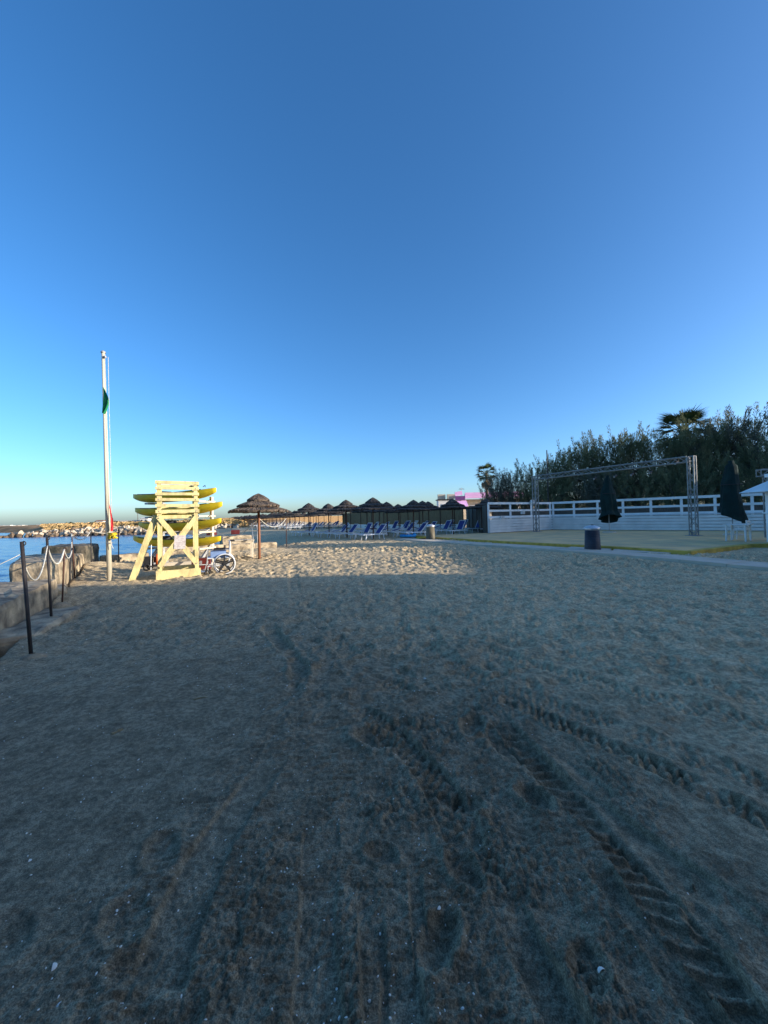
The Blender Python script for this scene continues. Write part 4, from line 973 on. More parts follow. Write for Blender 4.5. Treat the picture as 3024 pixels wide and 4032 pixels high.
rope('grey rope sagging between the two nearest posts', lerp_top(0, .80), lerp_top(1, .90), .34, .009)
rope('thick white rope sagging from second post to the short rusty post', lerp_top(1, .86), lerp_top(2, .98), .26, .015)
rope('white rope sagging between the short rusty post and the thin short post', lerp_top(2, .95), lerp_top(3, .95), .16, .014)
rope('white rope rising from the thin short post to the leaning post', lerp_top(3, .9), lerp_top(4, .97), .22, .016)
rope('white rope sagging between the leaning post and the post left of the flagpole', lerp_top(4, .95), lerp_top(5, .97), .22)
rope('rope passing behind the flagpole between two thin posts', lerp_top(5, .97), lerp_top(6, .97), .10, .010)
rope('white rope sagging over the water behind the lifeguard chair', lerp_top(6, .97), (-7.7, 17.0, 1.2), .45)
rope('white rope sagging from behind the kayaks to the umbrella pole', (-7.7, 17.0, 1.2), (-4.83, 14.60, 1.55), .50, .015)
rope('white rope from the umbrella pole to the rusty post on its right', (-4.77, 14.60, 1.55), lerp_top(7, .97), .38, .015)
rope('thin grey rope running left from the nearest post to the water', lerp_top(0, .9), (-5.9, 3.3, .35), .1, .004)

# ------------------------------------------------------------------ thatched umbrellas
def thatch_tier(r0, z0, r1, z1, n, seed, thick=0.05, jag=0.035):
    rg = random.Random(seed); b = MB()
    for k in range(n):                              # overlapping straw bundles
        a0 = 2 * math.pi * (k - 0.15) / n; a1 = 2 * math.pi * (k + 1.15) / n; am = (a0 + a1) / 2
        rr = r1 + rg.uniform(-jag, jag); zz = z1 + (z1 - z0) / (r1 - r0) * (rr - r1) + rg.uniform(-.012, .012); li = rg.uniform(0, .018)
        def P(a, r, z): return (r * math.cos(a), r * math.sin(a), z)
        rm = (r0 + rr) / 2; zm = (z0 + zz) / 2 + 0.008
        vs = [P(a0, r0, z0), P(a1, r0, z0), P(a0, rm, zm), P(am, rm, zm + .012 + li), P(a1, rm, zm), P(a0, rr, zz), P(am, rr, zz + .012 + li), P(a1, rr, zz), P(a0, rr * .985, zz - thick), P(a1, rr * .985, zz - thick), P(a0, r0, z0 - thick), P(a1, r0, z0 - thick)]
        b.add(vs, [(0, 2, 3, 1), (1, 3, 4), (2, 5, 6, 3), (3, 6, 7, 4), (5, 8, 9, 7, 6), (8, 10, 11, 9), (2, 0, 10, 8, 5), (1, 4, 7, 9, 11)])
    return b
u = thing('thatched_umbrella', 'near thatched straw umbrella with three tiers on a reddish wooden pole', 'beach umbrella', (-4.80, 14.59, 0.0), 0, 'thatched beach umbrellas')
MB().cyl((0, 0, -.2), (0, 0, 2.45), .050, .045, 12).build('pole', 'pole_wood', u, True)
thatch_tier(0.02, 2.53, 0.41, 2.27, 40, 1).build('thatch_tier', 'thatch', u)
thatch_tier(0.20, 2.27, 0.77, 2.06, 60, 2).build('thatch_tier', 'thatch', u)
thatch_tier(0.42, 2.05, 1.09, 1.86, 84, 3, .06, .045).build('thatch_tier', 'thatch', u)
for k in range(8):
    a = 2 * math.pi * k / 8; MB().beam((.04 * math.cos(a), .04 * math.sin(a), 2.40), (1.0 * math.cos(a), 1.0 * math.sin(a), 1.83), .03, .03).build('rib', 'pole_wood', u)

# the umbrella field
UA, UB, UO = Vector((-1.98, 2.74)), Vector((3.10, 1.85)), Vector((-0.83, 26.7))
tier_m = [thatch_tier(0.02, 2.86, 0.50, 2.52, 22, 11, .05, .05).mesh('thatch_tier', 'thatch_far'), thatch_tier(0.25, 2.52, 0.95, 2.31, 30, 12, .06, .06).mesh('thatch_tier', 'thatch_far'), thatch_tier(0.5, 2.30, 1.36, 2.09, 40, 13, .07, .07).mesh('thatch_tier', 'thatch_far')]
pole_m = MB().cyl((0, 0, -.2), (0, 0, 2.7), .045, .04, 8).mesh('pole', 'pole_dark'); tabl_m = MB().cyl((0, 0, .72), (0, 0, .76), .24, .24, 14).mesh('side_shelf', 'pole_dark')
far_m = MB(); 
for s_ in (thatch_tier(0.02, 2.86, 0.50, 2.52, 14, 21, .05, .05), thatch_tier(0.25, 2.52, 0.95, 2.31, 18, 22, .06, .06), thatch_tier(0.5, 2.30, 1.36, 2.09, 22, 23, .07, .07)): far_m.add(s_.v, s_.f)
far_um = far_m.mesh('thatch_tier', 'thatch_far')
ROWN = ['seaward', 'second', 'third', 'inland']; ORD = ['first', 'second', 'third', 'fourth', 'fifth', 'sixth', 'seventh', 'eighth', 'ninth', 'tenth', 'eleventh', 'twelfth', 'thirteenth', 'fourteenth']

# sunbeds
def bed_parts(ang):
    """local x runs from the foot (-) to the head (+)"""
    F = []
    fr = MB()
    for y in (-.30, .30): fr.beam((-.98, y, .36), (.95, y, .36), .035, .05)
    for x in (-.97, -.3, .32, .94): fr.beam((x, -.30, .36), (x, .30, .36), .035, .04)
    F.append(('frame', fr.mesh('frame', 'bed_white')))
    for x, dx in ((-.72, -.07), (.62, .07)):
        for y in (-.29, .29): F.append(('leg', MB().beam((x, y, .35), (x + dx, y, 0.0), .035, .045, up=(1, 0, 0)).mesh('leg', 'bed_white')))
    F.append(('seat', MB().box((-.33, 0, .385), (1.25, .56, .012)).mesh('seat', 'light_fabric')))
    ca, sa = math.cos(ang), math.sin(ang); h = Vector((.32, 0, .40)); L = .84
    bf = MB()
    for y in (-.29, .29): bf.beam(h + Vector((0, y, 0)), h + Vector((ca * L, y, sa * L)), .035, .045, up=(-sa, 0, ca))
    bf.beam(h + Vector((ca * L, -.29, sa * L)), h + Vector((ca * L, .29, sa * L)), .045, .045, up=(-sa, 0, ca))
    bf.beam(h + Vector((ca * .5, .27, sa * .5)), (.32 + ca * .5 + .12, .27, .36), .02, .02)
    F.append(('back_frame', bf.mesh('back_frame', 'bed_white')))
    F.append(('backrest', MB().beam(h + Vector((ca * .05, 0, sa * .05)), h + Vector((ca * (L - .04), 0, sa * (L - .04))), .535, .012, up=(-sa, 0, ca)).mesh('backrest', 'blue_fabric')))
    return F
BEDS = [bed_parts(R(a)) for a in (58, 48, 12)]
BEDS.append([(n_, m_) for n_, m_ in bed_parts(R(52)) if n_ != 'backrest'] + [('backrest', BEDS[0][-1][1].copy())]); BEDS[3][-1][1].materials.clear()
BEDS[3][-1] = ('backrest', MB().beam((.32 + math.cos(R(52)) * .05, 0, .40 + math.sin(R(52)) * .05), (.32 + math.cos(R(52)) * .8, 0, .40 + math.sin(R(52)) * .8), .535, .012, up=(-math.sin(R(52)), 0, math.cos(R(52)))).mesh('backrest', 'light_fabric'))
def far_bed(ang):
    me_ = bpy.data.meshes.new('sunbed'); bm = bmesh.new()
    for nm, m in bed_parts(ang):
        k0 = len(bm.faces); bm.from_mesh(m)
        bm.faces.ensure_lookup_table()
        for f in bm.faces[k0:]: f.material_index = 1 if nm == 'backrest' else (2 if nm == 'seat' else 0)
    bm.to_mesh(me_); bm.free(); [me_.materials.append(M[q]) for q in ('bed_white', 'blue_fabric', 'light_fabric')]; return me_
FARB = [far_bed(R(55)), far_bed(R(40)), far_bed(R(10)), far_bed(R(25))]
bed_rz = math.atan2(UB.y, UB.x)
rb = random.Random(5)
FO, FA, FB = Vector((-13.5, 57)), Vector((-1.50, 2.90)), Vector((3.0, 2.0))
for i in range(4 + 31):
    for j in range(4 if i < 4 else 3):
        near = i < 4; p = UO + UA * i + UB * j if near else FO + FA * (i - 4) + FB * j
        p = p + Vector((rb.uniform(-.15, .15), rb.uniform(-.2, .2))); s = rb.uniform(.95, 1.05)
        if near:
            lab = f'thatched umbrella, {ORD[i]} from the walkway in the {ROWN[j]} row of the sunbed field'
            t = thing('thatched_umbrella', lab, 'beach umbrella', (p.x, p.y, -0.02), rb.uniform(0, 6), 'thatched beach umbrellas'); t.scale = (s, s, s); t.rotation_euler[0] = rb.uniform(-.03, .03); t.rotation_euler[1] = rb.uniform(-.03, .03)
            for m in tier_m: link(m, 'thatch_tier', t)
            link(pole_m, 'pole', t); link(tabl_m, 'side_shelf', t)
        else:
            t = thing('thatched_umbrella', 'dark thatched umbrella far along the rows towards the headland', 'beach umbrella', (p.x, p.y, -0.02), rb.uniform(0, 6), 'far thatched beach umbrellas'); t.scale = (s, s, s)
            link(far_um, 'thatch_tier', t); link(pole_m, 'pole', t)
        for q in (-1, 1):
            c = p + UA.normalized() * (0.78 * q) + UB.normalized() * (-0.35 + rb.uniform(-.15, .15)); v = rb.choice((0, 0, 1, 1, 2, 2, 3)); rz = bed_rz + R(rb.uniform(-7, 7))
            if near:
                lab = f'white framed sunbed with {("raised blue back", "raised blue back", "lowered blue back", "pale raised back")[v]} {"left" if q > 0 else "right"} of the {ORD[i]} umbrella in the {ROWN[j]} row'
                t = thing('sunbed', lab, 'sunbed', (c.x, c.y, 0.0), rz, 'sunbeds under the thatched umbrellas')
                for nm, m in BEDS[v]: link(m, nm, t)
            else:
                o = link(FARB[v], 'sunbed', None, (c.x, c.y, 0.0), (0, 0, rz)); tag(o, 'white and blue sunbed far along the rows towards the headland', 'sunbed', 'far sunbeds under the umbrellas')

# red crates far on the beach
for k, (x, y, lab) in enumerate([(-19.5, 43.0, 'red plastic beach crate stack farther left on the far beach'), (-17.2, 44.0, 'red plastic beach crate stack farther right on the far beach')]):
    t = thing('crate_stack', lab, 'crate', (x, y, -0.05), 0.3 * k)
    for z in (0.0, 0.26): MB().box((0, 0, .12 + z), (0.9, .6, .24)).build('crate', 'red_plastic', t)

# ------------------------------------------------------------------ tamarisk trees
def tamarisk(seed, H, Wd, dens=1.0):
    rg = random.Random(seed); tr = MB(); cr = MB()
    stems = rg.randint(3, 5); tips = []
    for s in range(stems):
        a = rg.uniform(0, 6.28); lean = rg.uniform(.1, .45) * Wd
        pts = [Vector((.15 * math.cos(a), .15 * math.sin(a), -.2))]; 
        for k in range(1, 7):
            f = k / 6; pts.append(Vector((math.cos(a) * lean * f + rg.uniform(-.12, .12), math.sin(a) * lean * f + rg.uniform(-.12, .12), H * .80 * f)))
        tr.tube(pts, [0.13 * (1 - k / 7.5) for k in range(7)], 6)
        for k in range(2, 7):
            for _ in range(5):
                a2 = rg.uniform(0, 6.28); L = rg.uniform(.5, 1.0) * Wd * .5 * (1.15 - .6 * k / 6)
                e = pts[k] + Vector((math.cos(a2) * L, math.sin(a2) * L, rg.uniform(.2, .9)))
                tr.tube([pts[k], (pts[k] + e) / 2 + Vector((0, 0, -.05)), e], [.04, .028, .012], 4); tips.append(e); tips.append((pts[k] + e) / 2)
    for _ in range(int(60 * dens)):
        a = rg.uniform(0, 6.28); r = Wd * .5 * math.sqrt(rg.random()); z = H * rg.uniform(.12, .84)
        tips.append(Vector((r * math.cos(a), r * math.sin(a), z)))
    for e in tips:                                   # feathery upright plumes
        if rg.random() > dens * 0.9: continue
        out = Vector((e.x, e.y, 0)); out = out.normalized() if out.length > .1 else Vector((0, 0, 0))
        ax = (out * rg.uniform(.1, .55) + Vector((rg.uniform(-.2, .2), rg.uniform(-.2, .2), 1))).normalized()
        L = rg.uniform(.8, 1.8); up = e.z / H
        L *= 1.0 + .35 * (up > .65)
        for k in range(100):
            f = rg.random() ** .8; rad = .36 * (1 - .75 * f) * rg.uniform(.3, 1)
            th = rg.uniform(0, 6.28); o1 = ax.orthogonal().normalized(); o2 = ax.cross(o1)
            d = o1 * math.cos(th) + o2 * math.sin(th)
            c = e + ax * (L * f) + d * rad * .5
            dirv = (ax * rg.uniform(.8, 1.5) + d * rg.uniform(.2, .8)).normalized()
            ln = rg.uniform(.12, .28); wd = rg.uniform(.010, .022); sd = dirv.cross(Vector((rg.uniform(-1, 1), rg.uniform(-1, 1), rg.uniform(-1, 1)))).normalized() * wd
            t_ = c + dirv * ln; mid = c + dirv * ln * .5
            cr.add([c, mid + sd, t_, mid - sd], [(0, 1, 2, 3)])
    return tr, cr
variants = []
for sd, mk in ((1, 'tamarisk'), (2, 'tamarisk'), (3, 'tamarisk_grey'), (4, 'tamarisk')):
    a, b = tamarisk(sd, 6.4, 4.2); variants.append((a.mesh('trunk', 'bark'), b.mesh('crown', mk)))
TREES = [  # x pixel column turned into bearing beforehand: (x, y, height, variant, label)
    (13.4, 44.5, 6.3, 2, 'loose grey green tamarisk at the left end of the tree row beside the small palm'),
    (15.0, 43.8, 6.6, 2, 'grey tamarisk second from the left end of the tree row'),
    (16.6, 42.6, 7.2, 0, 'tamarisk behind the left truss column with brownish top'),
    (18.3, 41.5, 8.1, 1, 'tall tamarisk just right of the left truss column'),
    (20.2, 40.6, 8.2, 0, 'dark tamarisk behind the short stretch of rails right of the fence corner'),
    (22.0, 40.0, 9.5, 3, 'tall pointed tamarisk above the middle of the truss beam'),
    (23.9, 39.4, 9.0, 1, 'dark tamarisk behind the left closed parasol'),
    (25.8, 38.6, 9.2, 0, 'dense tamarisk right of the left closed parasol'),
    (27.4, 37.8, 9.3, 3, 'dark tamarisk left of the tall fan palm'),
    (29.0, 37.0, 9.2, 1, 'dense tamarisk in front of the fan palm behind the right truss column'),
    (31.0, 36.4, 10.2, 0, 'tall tamarisk right of the fan palm'),
    (33.0, 35.8, 10.6, 2, 'tall grey tamarisk behind the right closed parasol'),
    (34.8, 35.2, 10.3, 3, 'tamarisk at the right edge of the picture behind the kiosk'),
    (21.0, 36.6, 5.4, 2, 'low bushy tamarisk close behind the fence left of the parasol'),
    (26.0, 33.0, 5.2, 1, 'low dark tamarisk bush close behind the long fence'),
    (30.5, 30.5, 6.0, 0, 'dark tamarisk bush behind the fence near the kiosk'),
    (17.0, 38.5, 4.6, 0, 'low tamarisk bush behind the fence corner'),
    (23.6, 35.0, 5.6, 3, 'tamarisk bush filling the gap behind the closed parasol'),
    (28.6, 33.6, 6.4, 3, 'bushy tamarisk behind the right truss column'),
    (33.2, 31.6, 7.4, 1, 'tamarisk bush low at the right picture edge'),
]
for k, (x, y, hh, v, lab) in enumerate(TREES):
    rz = rng.uniform(0, 6.28); t = thing('tamarisk_tree', lab, 'tree', (x, y, 0), rz, 'tamarisk trees behind the stage fence')
    s = hh / 6.4 * 0.86; w = s * 1.12 if hh > 6 else s * 1.35
    t.scale = (w, w, s); link(variants[v][0], 'trunk', t); link(variants[v][1], 'crown', t)

# ------------------------------------------------------------------ fan palms
def fan_leaf(seed, dead=False):
    rg = random.Random(seed); b = MB(); n = 22; pet = 0.9
    b.tube([(0, 0, 0), (pet * .5, 0, .05), (pet, 0, 0)], [.03, .022, .015], 4)
    for k in range(n):
        a = (k / (n - 1) - .5) * R(165); L = rg.uniform(.75, 1.0) * (1.0 - .25 * abs(a) / R(83)); w = .035
        d = Vector((math.cos(a), math.sin(a), 0)); s = Vector((-d.y, d.x, 0)) * w; o = Vector((pet, 0, 0))
        droop = -.12 - (.25 if dead else .0) - rg.uniform(0, .12)
        m1 = o + d * L * .45; e = o + d * L + Vector((0, 0, droop))
        b.add([o, m1 + s + Vector((0, 0, .03)), e, m1 - s + Vector((0, 0, .03))], [(0, 1, 2, 3)])
    return b
leafs = [fan_leaf(k).mesh('frond', 'palm_leaf') for k in range(3)]; dleaf = fan_leaf(9, True).mesh('dead_frond', 'palm_dead')
def palm(label, x, y, H, sc, n, nd, seed):
    rg = random.Random(seed); t = thing('fan_palm', label, 'palm', (x, y, 0))
    prof = [(.30 * sc, -.2)] + [((.24 if i % 2 else .21) * sc * (1 - .25 * i / 30), H * i / 30) for i in range(31)] + [(0.0, H)]
    MB().lathe(prof, 14).build('trunk', 'palm_trunk', t)
    for k in range(n):
        a = k * 2.399 + rg.uniform(-.2, .2); el = R(70 - 115 * (k / n) ** .9 + rg.uniform(-10, 10))
        link(rg.choice(leafs), 'frond', t, (0, 0, H - .05), (rg.uniform(-.3, .3), -el, a), (sc, sc, sc))
    for k in range(nd):
        link(dleaf, 'dead_frond', t, (0, 0, H - .3 - .6 * rg.random()), (rg.uniform(-.4, .4), R(rg.uniform(45, 82)), rg.uniform(0, 6.28)), (sc * .9, sc * .9, sc * .9))
palm('small fan palm standing alone at the left end of the tree row', 14.1, 52.0, 7.2, 1.0, 30, 14, 4)
palm('tall fan palm whose crown rises above the dark tamarisks', 31.0, 39.2, 9.5, 1.8, 44, 12, 7)

# lamp pole in front of the trees
t = thing('light_pole', 'thin grey pole rising in front of the trees behind the fence', 'pole', (15.55, 36.0, 0))
MB().cyl((0, 0, -.2), (0, 0, 7.5), .06, .045, 10).build('shaft', 'dark_metal', t); MB().cyl((0, 0, -.1), (0, 0, .25), .11, .11, 10).build('base', 'dark_metal', t)

# ------------------------------------------------------------------ beach bar with panels coloured pink as blown-out sunlight, tank, antenna
t = thing('beach_bar', 'beach bar building with panels coloured pink as blown-out sunlight behind the umbrellas', 'building', (11.0, 60.0, 0))
MB().box((8.0, 4.0, 1.9), (16.0, 6.0, 3.9)).build('wall', 'cream_wall', t)
MB().box((7.2, 3.9, 3.95), (17.0, 6.6, 0.18)).build('roof', 'cream_wall', t)
MB().box((6.4, -0.1, 4.62), (9.2, .25, .90)).build('pink_glare_fascia', 'pink', t)
o = MB().box((0, 0, 0), (1.15, .2, .62)).build('pink_glare_panel', 'pink', t); o.location = (.75, -.3, 4.95); o.rotation_euler = (0, R(-9), 0)
MB().box((1.0, -.15, 4.25), (1.5, .3, .62)).build('purple_fascia', 'purple', t)
o = MB().add([(-.2, 0, 3.9), (2.0, 0, 3.85), (2.0, -1.4, 3.05), (1.4, -1.9, 2.75), (-.2, -1.6, 3.0)], [(0, 1, 2, 3, 4)]).add([(-.2, .03, 3.86), (2.0, .03, 3.81), (2.0, -1.36, 3.01), (1.4, -1.86, 2.71), (-.2, -1.56, 2.96)], [(4, 3, 2, 1, 0)]).build('pink_glare', 'pink', t)
for x in (-1.8, -0.3, 2.5): MB().box((x, .6, 4.55), (1.2, .5, .75 if x < 0 else .6)).build('roof_unit', 'cream_wall', t)
for k in range(5): 
    f = MB().box((3.2 + k * 2.2, 0.97, 2.5), (1.5, .08, 1.2)).build('window', 'white_paint', t); MB().box((3.2 + k * 2.2, 0.92, 2.5), (1.3, .05, 1.0)).build('pane', 'dark_glass', f)
t = thing('roof_antenna', 'thin roof antenna above the glare-pink panel', 'antenna', (12.4, 60.5, 4.05))
MB().cyl((0, 0, 0), (0, 0, 1.9), .03, .025, 6).build('mast', 'grey_metal', t)
for z, w in ((1.75, .35), (1.6, .45)): MB().cyl((-w, 0, z), (w, 0, z), .03, .03, 5).build('crossbar', 'grey_metal', t)
t = thing('white_cabin', 'pale white cabin with a dark roof edge left of the glare-pink panels', 'cabin', (8.4, 58.5, 0))
MB().box((.95, 1, 1.95), (1.9, 2, 3.95)).build('wall', 'white_wall', t); MB().box((.95, 1, 4.0), (2.2, 2.3, .14)).build('roof', 'dark_metal', t)
f = MB().box((.95, -.03, 2.9), (.9, .06, .9)).build('window', 'white_paint', t); MB().box((.95, -.07, 2.9), (.75, .03, .75)).build('pane', 'dark_glass', f)

# ------------------------------------------------------------------ rock mole
def boulder_mesh(seed, m):
    from mathutils import noise as N
    bm = bmesh.new(); bmesh.ops.create_icosphere(bm, subdivisions=2, radius=1.0)
    rg = random.Random(seed); sq = Vector((rg.uniform(.8, 1.25), rg.uniform(.7, 1.0), rg.uniform(.55, .85)))
    pl = [(Vector((rg.uniform(-1, 1), rg.uniform(-1, 1), rg.uniform(-1, 1))).normalized(), rg.uniform(.55, .85)) for _ in range(9)]
    for v in bm.verts:
        c = v.co.copy()
        for n_, d_ in pl:
            k = c.dot(n_)
            if k > d_: c -= n_ * (k - d_)
        c += N.noise_vector(c * 1.7 + Vector((seed, seed, 0))) * .10
        v.co = Vector((c.x * sq.x, c.y * sq.y, c.z * sq.z))
    me = bpy.data.meshes.new('boulder'); bm.to_mesh(me); bm.free(); me.materials.append(M[m]); return me
BM = [boulder_mesh(k, 'boulder') for k in range(6)]; BD = [boulder_mesh(k + 20, 'boulder_dark') for k in range(4)]
rk = random.Random(3)
def rocks(x0, x1, step):
    x = x0
    while x < x1:
        f = min(1.0, max(0.0, (x + 76) / 22)); topz = -0.45 + 0.95 * f ** .6
        for row in range(4 if f > .25 else 2):
            yy = 76.2 + 0.9 * row + rk.uniform(-.3, .3) + 0.0 * x; zz = -0.75 + (topz + .75) * min(1, row / (3 if f > .25 else 1)) + rk.uniform(-.12, .12)
            s = rk.uniform(.45, .85); dark = (row == 0) or rk.random() < .14
            o = link(rk.choice(BD if dark else BM), 'boulder', None, (x + rk.uniform(-.4, .4), yy, zz), (rk.uniform(0, 6), rk.uniform(0, 6), rk.uniform(0, 6)), (s, s, s * .85))
            tag(o, 'wet dark boulder low at the water line of the rock mole' if dark else 'pale sunlit boulder of the rock mole beyond the water', 'boulder', 'boulders of the rock mole')
        x += step
rocks(-75.5, -30, 0.78)
o = link(BD[0], 'boulder', None, (-76.2, 76.0, -.75), (0, 0, 1), (1.7, 1.0, .55)); tag(o, 'low brown boulder alone at the tip of the rock mole', 'boulder')
o = link(BM[1], 'boulder', None, (-69.2, 77.4, .35), (0, 0, 2), (.55, .5, .42)); tag(o, 'pinkish pale boulder perched high near the mole tip', 'boulder')

# scrub on the headland
def shrub_mesh(seed):
    rg = random.Random(seed); b = MB()
    for _ in range(260):
        a = rg.uniform(0, 6.28); el = rg.uniform(0, 1.5); r = rg.uniform(.55, 1.0) * (1 + .25 * math.sin(3 * a + seed))
        c = Vector((math.cos(a) * math.cos(el) * r, math.sin(a) * math.cos(el) * r, math.sin(el) * r * .75))
        u = Vector((rg.uniform(-1, 1), rg.uniform(-1, 1), rg.uniform(-1, 1))).normalized() * .16; v = u.orthogonal().normalized() * .10
        b.add([c - u, c + v, c + u, c - v], [(0, 1, 2, 3)])
    return b.mesh('shrub', 'shrub')
SH = [shrub_mesh(k) for k in range(3)]
for k in range(100):
    y = rk.choice((92, 100, 112, 128, 150, 175, 200)) + rk.uniform(-4, 4); b0 = rk.uniform(-0.86, -0.40); x = b0 * y
    if coast(np.array([x]), np.array([float(y)]))[0][0] < 3: continue
    s = rk.uniform(.5, 1.2) * y / 120
    o = link(rk.choice(SH), 'shrub', None, (x, y, ghz(x, y) - .1), (0, 0, rk.uniform(0, 6)), (s * 1.3, s, s)); tag(o, 'dry brown green scrub bush on the headland beyond the mole', 'shrub', 'scrub on the headland')

gx, gy = [], []
for k in range(9000):
    y = 84 + 150 * rk.random() ** 1.7; gy.append(y); gx.append(rk.uniform(-0.90, -0.36) * y)
gx, gy = np.array(gx), np.array(gy); gh, _, _ = ground_height(gx, gy); gs, _ = coast(gx, gy)
b_ = MB()
for k in range(len(gx)):
    if gs[k] < 2.5: continue
    s = rk.uniform(.35, .8) * (gy[k] / 110) ** .5; c = Vector((gx[k], gy[k], gh[k] - .05)); a = rk.uniform(0, 3.14); w = Vector((math.cos(a), math.sin(a), 0)) * s * .9
    tip = Vector((rk.uniform(-.3, .3), rk.uniform(-.3, .3), 1)) * s
    b_.add([c - w, c - w * .2 + tip * .8, c + w * .3 + tip, c + w], [(0, 1, 2, 3)])
M['dry_grass'] = mat('dry_grass', (0.52, 0.33, 0.15), 0.95, 0.5, 0.12, col2=(0.22, 0.16, 0.07))
o = b_.build('dry_grass', 'dry_grass'); o['kind'] = 'stuff'; o['label'] = 'dry orange grass covering the headland beyond the mole'

# houses on the headland and the far shore
def shed(label, x, y, z, w, d_, h, roofm, group=None, gable=0.0, win=4):
    t = thing('white_shed', label, 'building', (x, y, z), math.atan2(x, -y) * 0.0, group)
    MB().box((0, 0, h / 2), (w, d_, h)).build('wall', 'white_wall', t)
    if gable > 0:
        MB().add([(-w / 2 - .2, -d_ / 2 - .2, h), (w / 2 + .2, -d_ / 2 - .2, h), (w / 2 + .2, d_ / 2 + .2, h), (-w / 2 - .2, d_ / 2 + .2, h), (-w / 2 - .2, 0, h + gable), (w / 2 + .2, 0, h + gable)], [(0, 3, 2, 1), (0, 1, 5, 4), (2, 3, 4, 5), (0, 4, 3), (1, 2, 5)]).build('roof', roofm, t)
    else: MB().box((0, 0, h + .12), (w + .3, d_ + .3, .22)).build('roof', roofm, t)
    for k in range(win):
        f = MB().box((-w / 2 + (k + .5) * w / win, -d_ / 2 - .04, h * .55), (w / win * .35, .08, h * .35)).build('window', 'grey_metal', t)
        MB().box((-w / 2 + (k + .5) * w / win, -d_ / 2 - .09, h * .55), (w / win * .28, .04, h * .28)).build('pane', 'dark_glass', f)
shed('long white shed on the headland seen between flagpole and chair', -146, 220, 1.1, 13, 8, 1.9, 'white_wall', None, 0, 5)
shed('white house with a chimney-like tower right of the long shed', -134, 215, 1.2, 4.5, 5, 3.0, 'white_wall', None, .5, 2)
shed('small dark roofed shed left of the long white shed', -156, 222, 1.0, 3.5, 5, 1.6, 'roof_tile', None, .6, 2)
shed('small white house on the headland just left of the flagpole', -172, 232, 0.9, 5, 5, 2.3, 'roof_tile', None, .7, 2)
shed('long low white warehouse on the headland above the mole', -252, 300, 0.7, 13, 9, 2.0, 'white_wall', None, 0, 6)
shed('small white warehouse left of the long warehouse', -268, 305, 0.6, 6, 6, 1.8, 'white_wall', None, 0, 3)
for k in range(16):
    b0 = -1.06 + 0.19 * k / 16 + rk.uniform(-.004, .004); y = 1450 + rk.uniform(-60, 60)
    shed('tiny white building of the town across the bay', b0 * y, y, -1.2, rk.uniform(14, 30), 12, rk.uniform(3.0, 6.5), rk.choice(('white_wall', 'roof_tile')), 'town across the bay', 0, 3)
far_land = MB(); n = 60
vs = []
for k in range(n + 1):
    b0 = -1.35 + 0.75 * k / n; y = 1520; hh = 1.6 + 1.5 * math.sin(k * .9) + 1.2 * math.sin(k * 2.3 + 1); hh = max(hh, .4) * min(1, k / 6)
    vs += [(b0 * y, y - 40, -1.2), (b0 * y, y, hh), (b0 * y, y + 200, -1.2)]
far_land.add(vs, [(3 * k + a, 3 * k + 3 + a, 3 * k + 4 + a, 3 * k + 1 + a) for k in range(n) for a in (0, 1)])
o = far_land.build('far_shore', 'shrub'); struct(o); o['label'] = 'low dark shore across the bay'
for k, (x, y, h_) in enumerate([(-150, 232, 7.0), (-118, 225, 6.0)]):
    t = thing('utility_pole', ['thin utility pole above the long white shed', 'thin utility pole right of the white house'][k], 'pole', (x, y, 1.0))
    MB().cyl((0, 0, -1), (0, 0, h_), .16, .12, 6).build('shaft', 'pole_dark', t); MB().box((0, 0, h_ - .5), (1.6, .15, .15)).build('crossarm', 'pole_dark', t)

# ------------------------------------------------------------------ shells, straws, weed on the near sand
def flake(rg, s):
    n = 7; return [(s * math.cos(6.283 * k / n) * rg.uniform(.7, 1.1), s * .7 * math.sin(6.283 * k / n) * rg.uniform(.7, 1.1)) for k in range(n)]
rs = random.Random(17)
N_ = 900; px, py = [], []
for k in range(N_):
    r = 1.15 + 6.5 * rs.random() ** 1.6
    b0 = rs.uniform(-.85, .25) if rs.random() < .8 else rs.uniform(-.85, .85)
    px.append(r * math.sin(b0)); py.append(r * math.cos(b0))
px, py = np.array(px), np.array(py); hz, _, _ = ground_height(px, py); sdist, _ = coast(px, py)
frag = MB()
for k in range(N_):
    if sdist[k] < .35: continue
    s = rs.uniform(.0025, .0065) * (0.7 + 0.12 * py[k]) * (1.4 if rs.random() < .12 else 1); c = Vector((px[k], py[k], hz[k] + .003)); tilt = Euler((rs.uniform(-.5, .5), rs.uniform(-.5, .5), rs.uniform(0, 6))).to_matrix()
    p = flake(rs, s); v = [c + tilt @ Vector((x, y, 0)) for x, y in p] + [c + tilt @ Vector((0, 0, s * .45))]
    frag.add(v, [(i, (i + 1) % 7, 7) for i in range(7)] + [tuple(range(6, -1, -1))])
o = frag.build('shell_fragments', 'shell'); o['kind'] = 'stuff'; o['label'] = 'scattered white shell fragments on the grey sand'
shell_m = MB()
prof = []
for i in range(5):
    for k in range(13):
        a = math.pi * k / 12; f = i / 4; r = f * (1 + .06 * (k % 2)); prof.append((r * math.cos(a), r * math.sin(a) * 1.05, .45 * (1 - (f * 1.0) ** 2)))
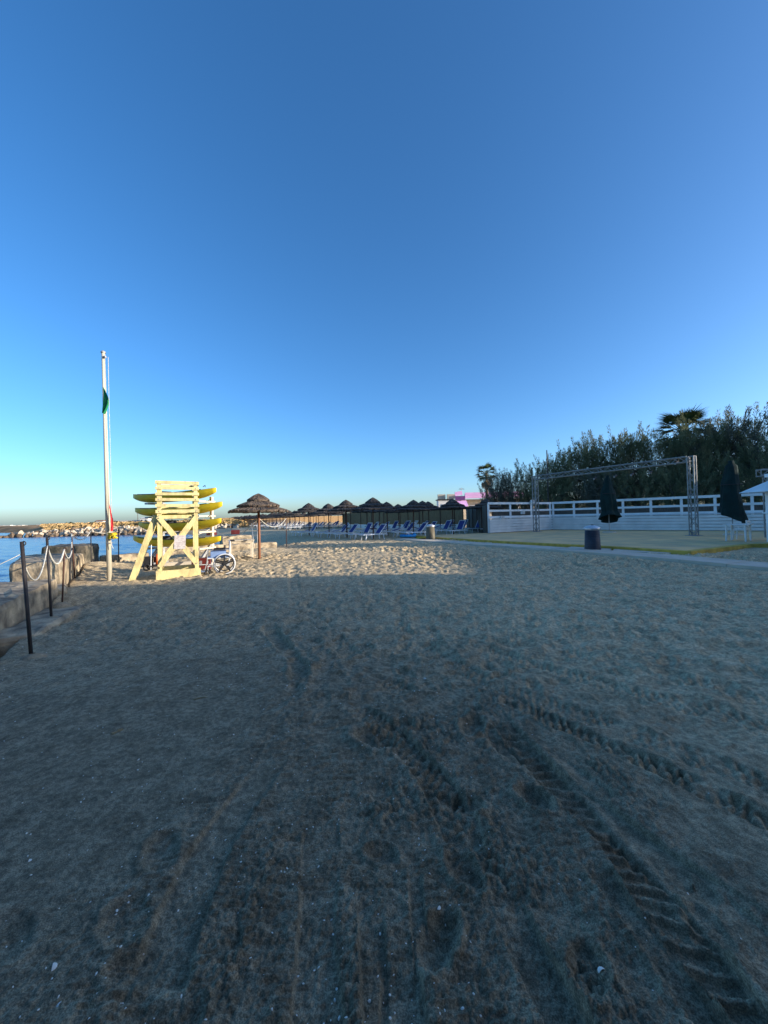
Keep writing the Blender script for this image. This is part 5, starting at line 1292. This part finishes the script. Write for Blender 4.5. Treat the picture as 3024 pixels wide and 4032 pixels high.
shell_m.add(prof, [(i * 13 + k, (i + 1) * 13 + k, (i + 1) * 13 + k + 1, i * 13 + k + 1) for i in range(4) for k in range(12)])
shell_m.add([(x, y, z - .06) for x, y, z in prof], [(i * 13 + k + 1, (i + 1) * 13 + k + 1, (i + 1) * 13 + k, i * 13 + k) for i in range(4) for k in range(12)])
sm = shell_m.mesh('shell', 'shell', True)
SHELLS = [(-1.15, 1.30, .013, 'white cockle shell lying alone at the lower left of the sand'), (.66, 1.235, .012, 'white shell in the smooth wheel rut at lower right'), (-1.04, 1.20, .008, 'small white shell below the big cockle at lower left'),
          (.17, 1.46, .009, 'white shell at the edge of a heel print in the middle foreground'), (1.66, 1.62, .009, 'white shell near the right edge of the foreground'), (-1.62, 1.72, .010, 'white shell far left on the flat shelly sand'),
          (-.95, 1.83, .008, 'white shell just left of the long smooth wheel rut'), (-1.1, 5.0, .018, 'white shell beside the short deep furrow'), (.35, 3.6, .014, 'white shell in mid sand left of the rightward tracks')]
for x, y, s, lab in SHELLS:
    o = link(sm, 'shell', None, (x, y, ghz(x, y) + .002), (rs.uniform(-.2, .2), rs.uniform(-.2, .2), rs.uniform(0, 6)), (s, s, s)); tag(o, lab, 'shell', 'shells on the near sand')
STR = [(-1.95, 2.75, .10, 1.2, 'straw', 'pale straw lying on the left sand'), (-1.6, 3.25, .12, .5, 'straw', 'pale bent stalk on the sand left of centre')]
for x, y, L, a, m, lab in STR:
    b_ = MB(); n = 6; pts = []
    for k in range(n + 1):
        f = k / n - .5; xx = L * f * math.cos(a) + .02 * math.sin(k * 2.1); yy = L * f * math.sin(a) + .015 * math.cos(k * 1.7)
        pts.append((xx, yy, ghz(x + xx, y + yy) + .004))
    b_.tube(pts, [(.0035 if m == 'straw' else .007) * (.5 + math.sin(math.pi * (k + .5) / (n + 1))) for k in range(n + 1)], 5)
    o = b_.build('straw' if m == 'straw' else 'seaweed', m, None, False, (x, y, 0)); tag(o, lab, 'straw' if m == 'straw' else 'seaweed')
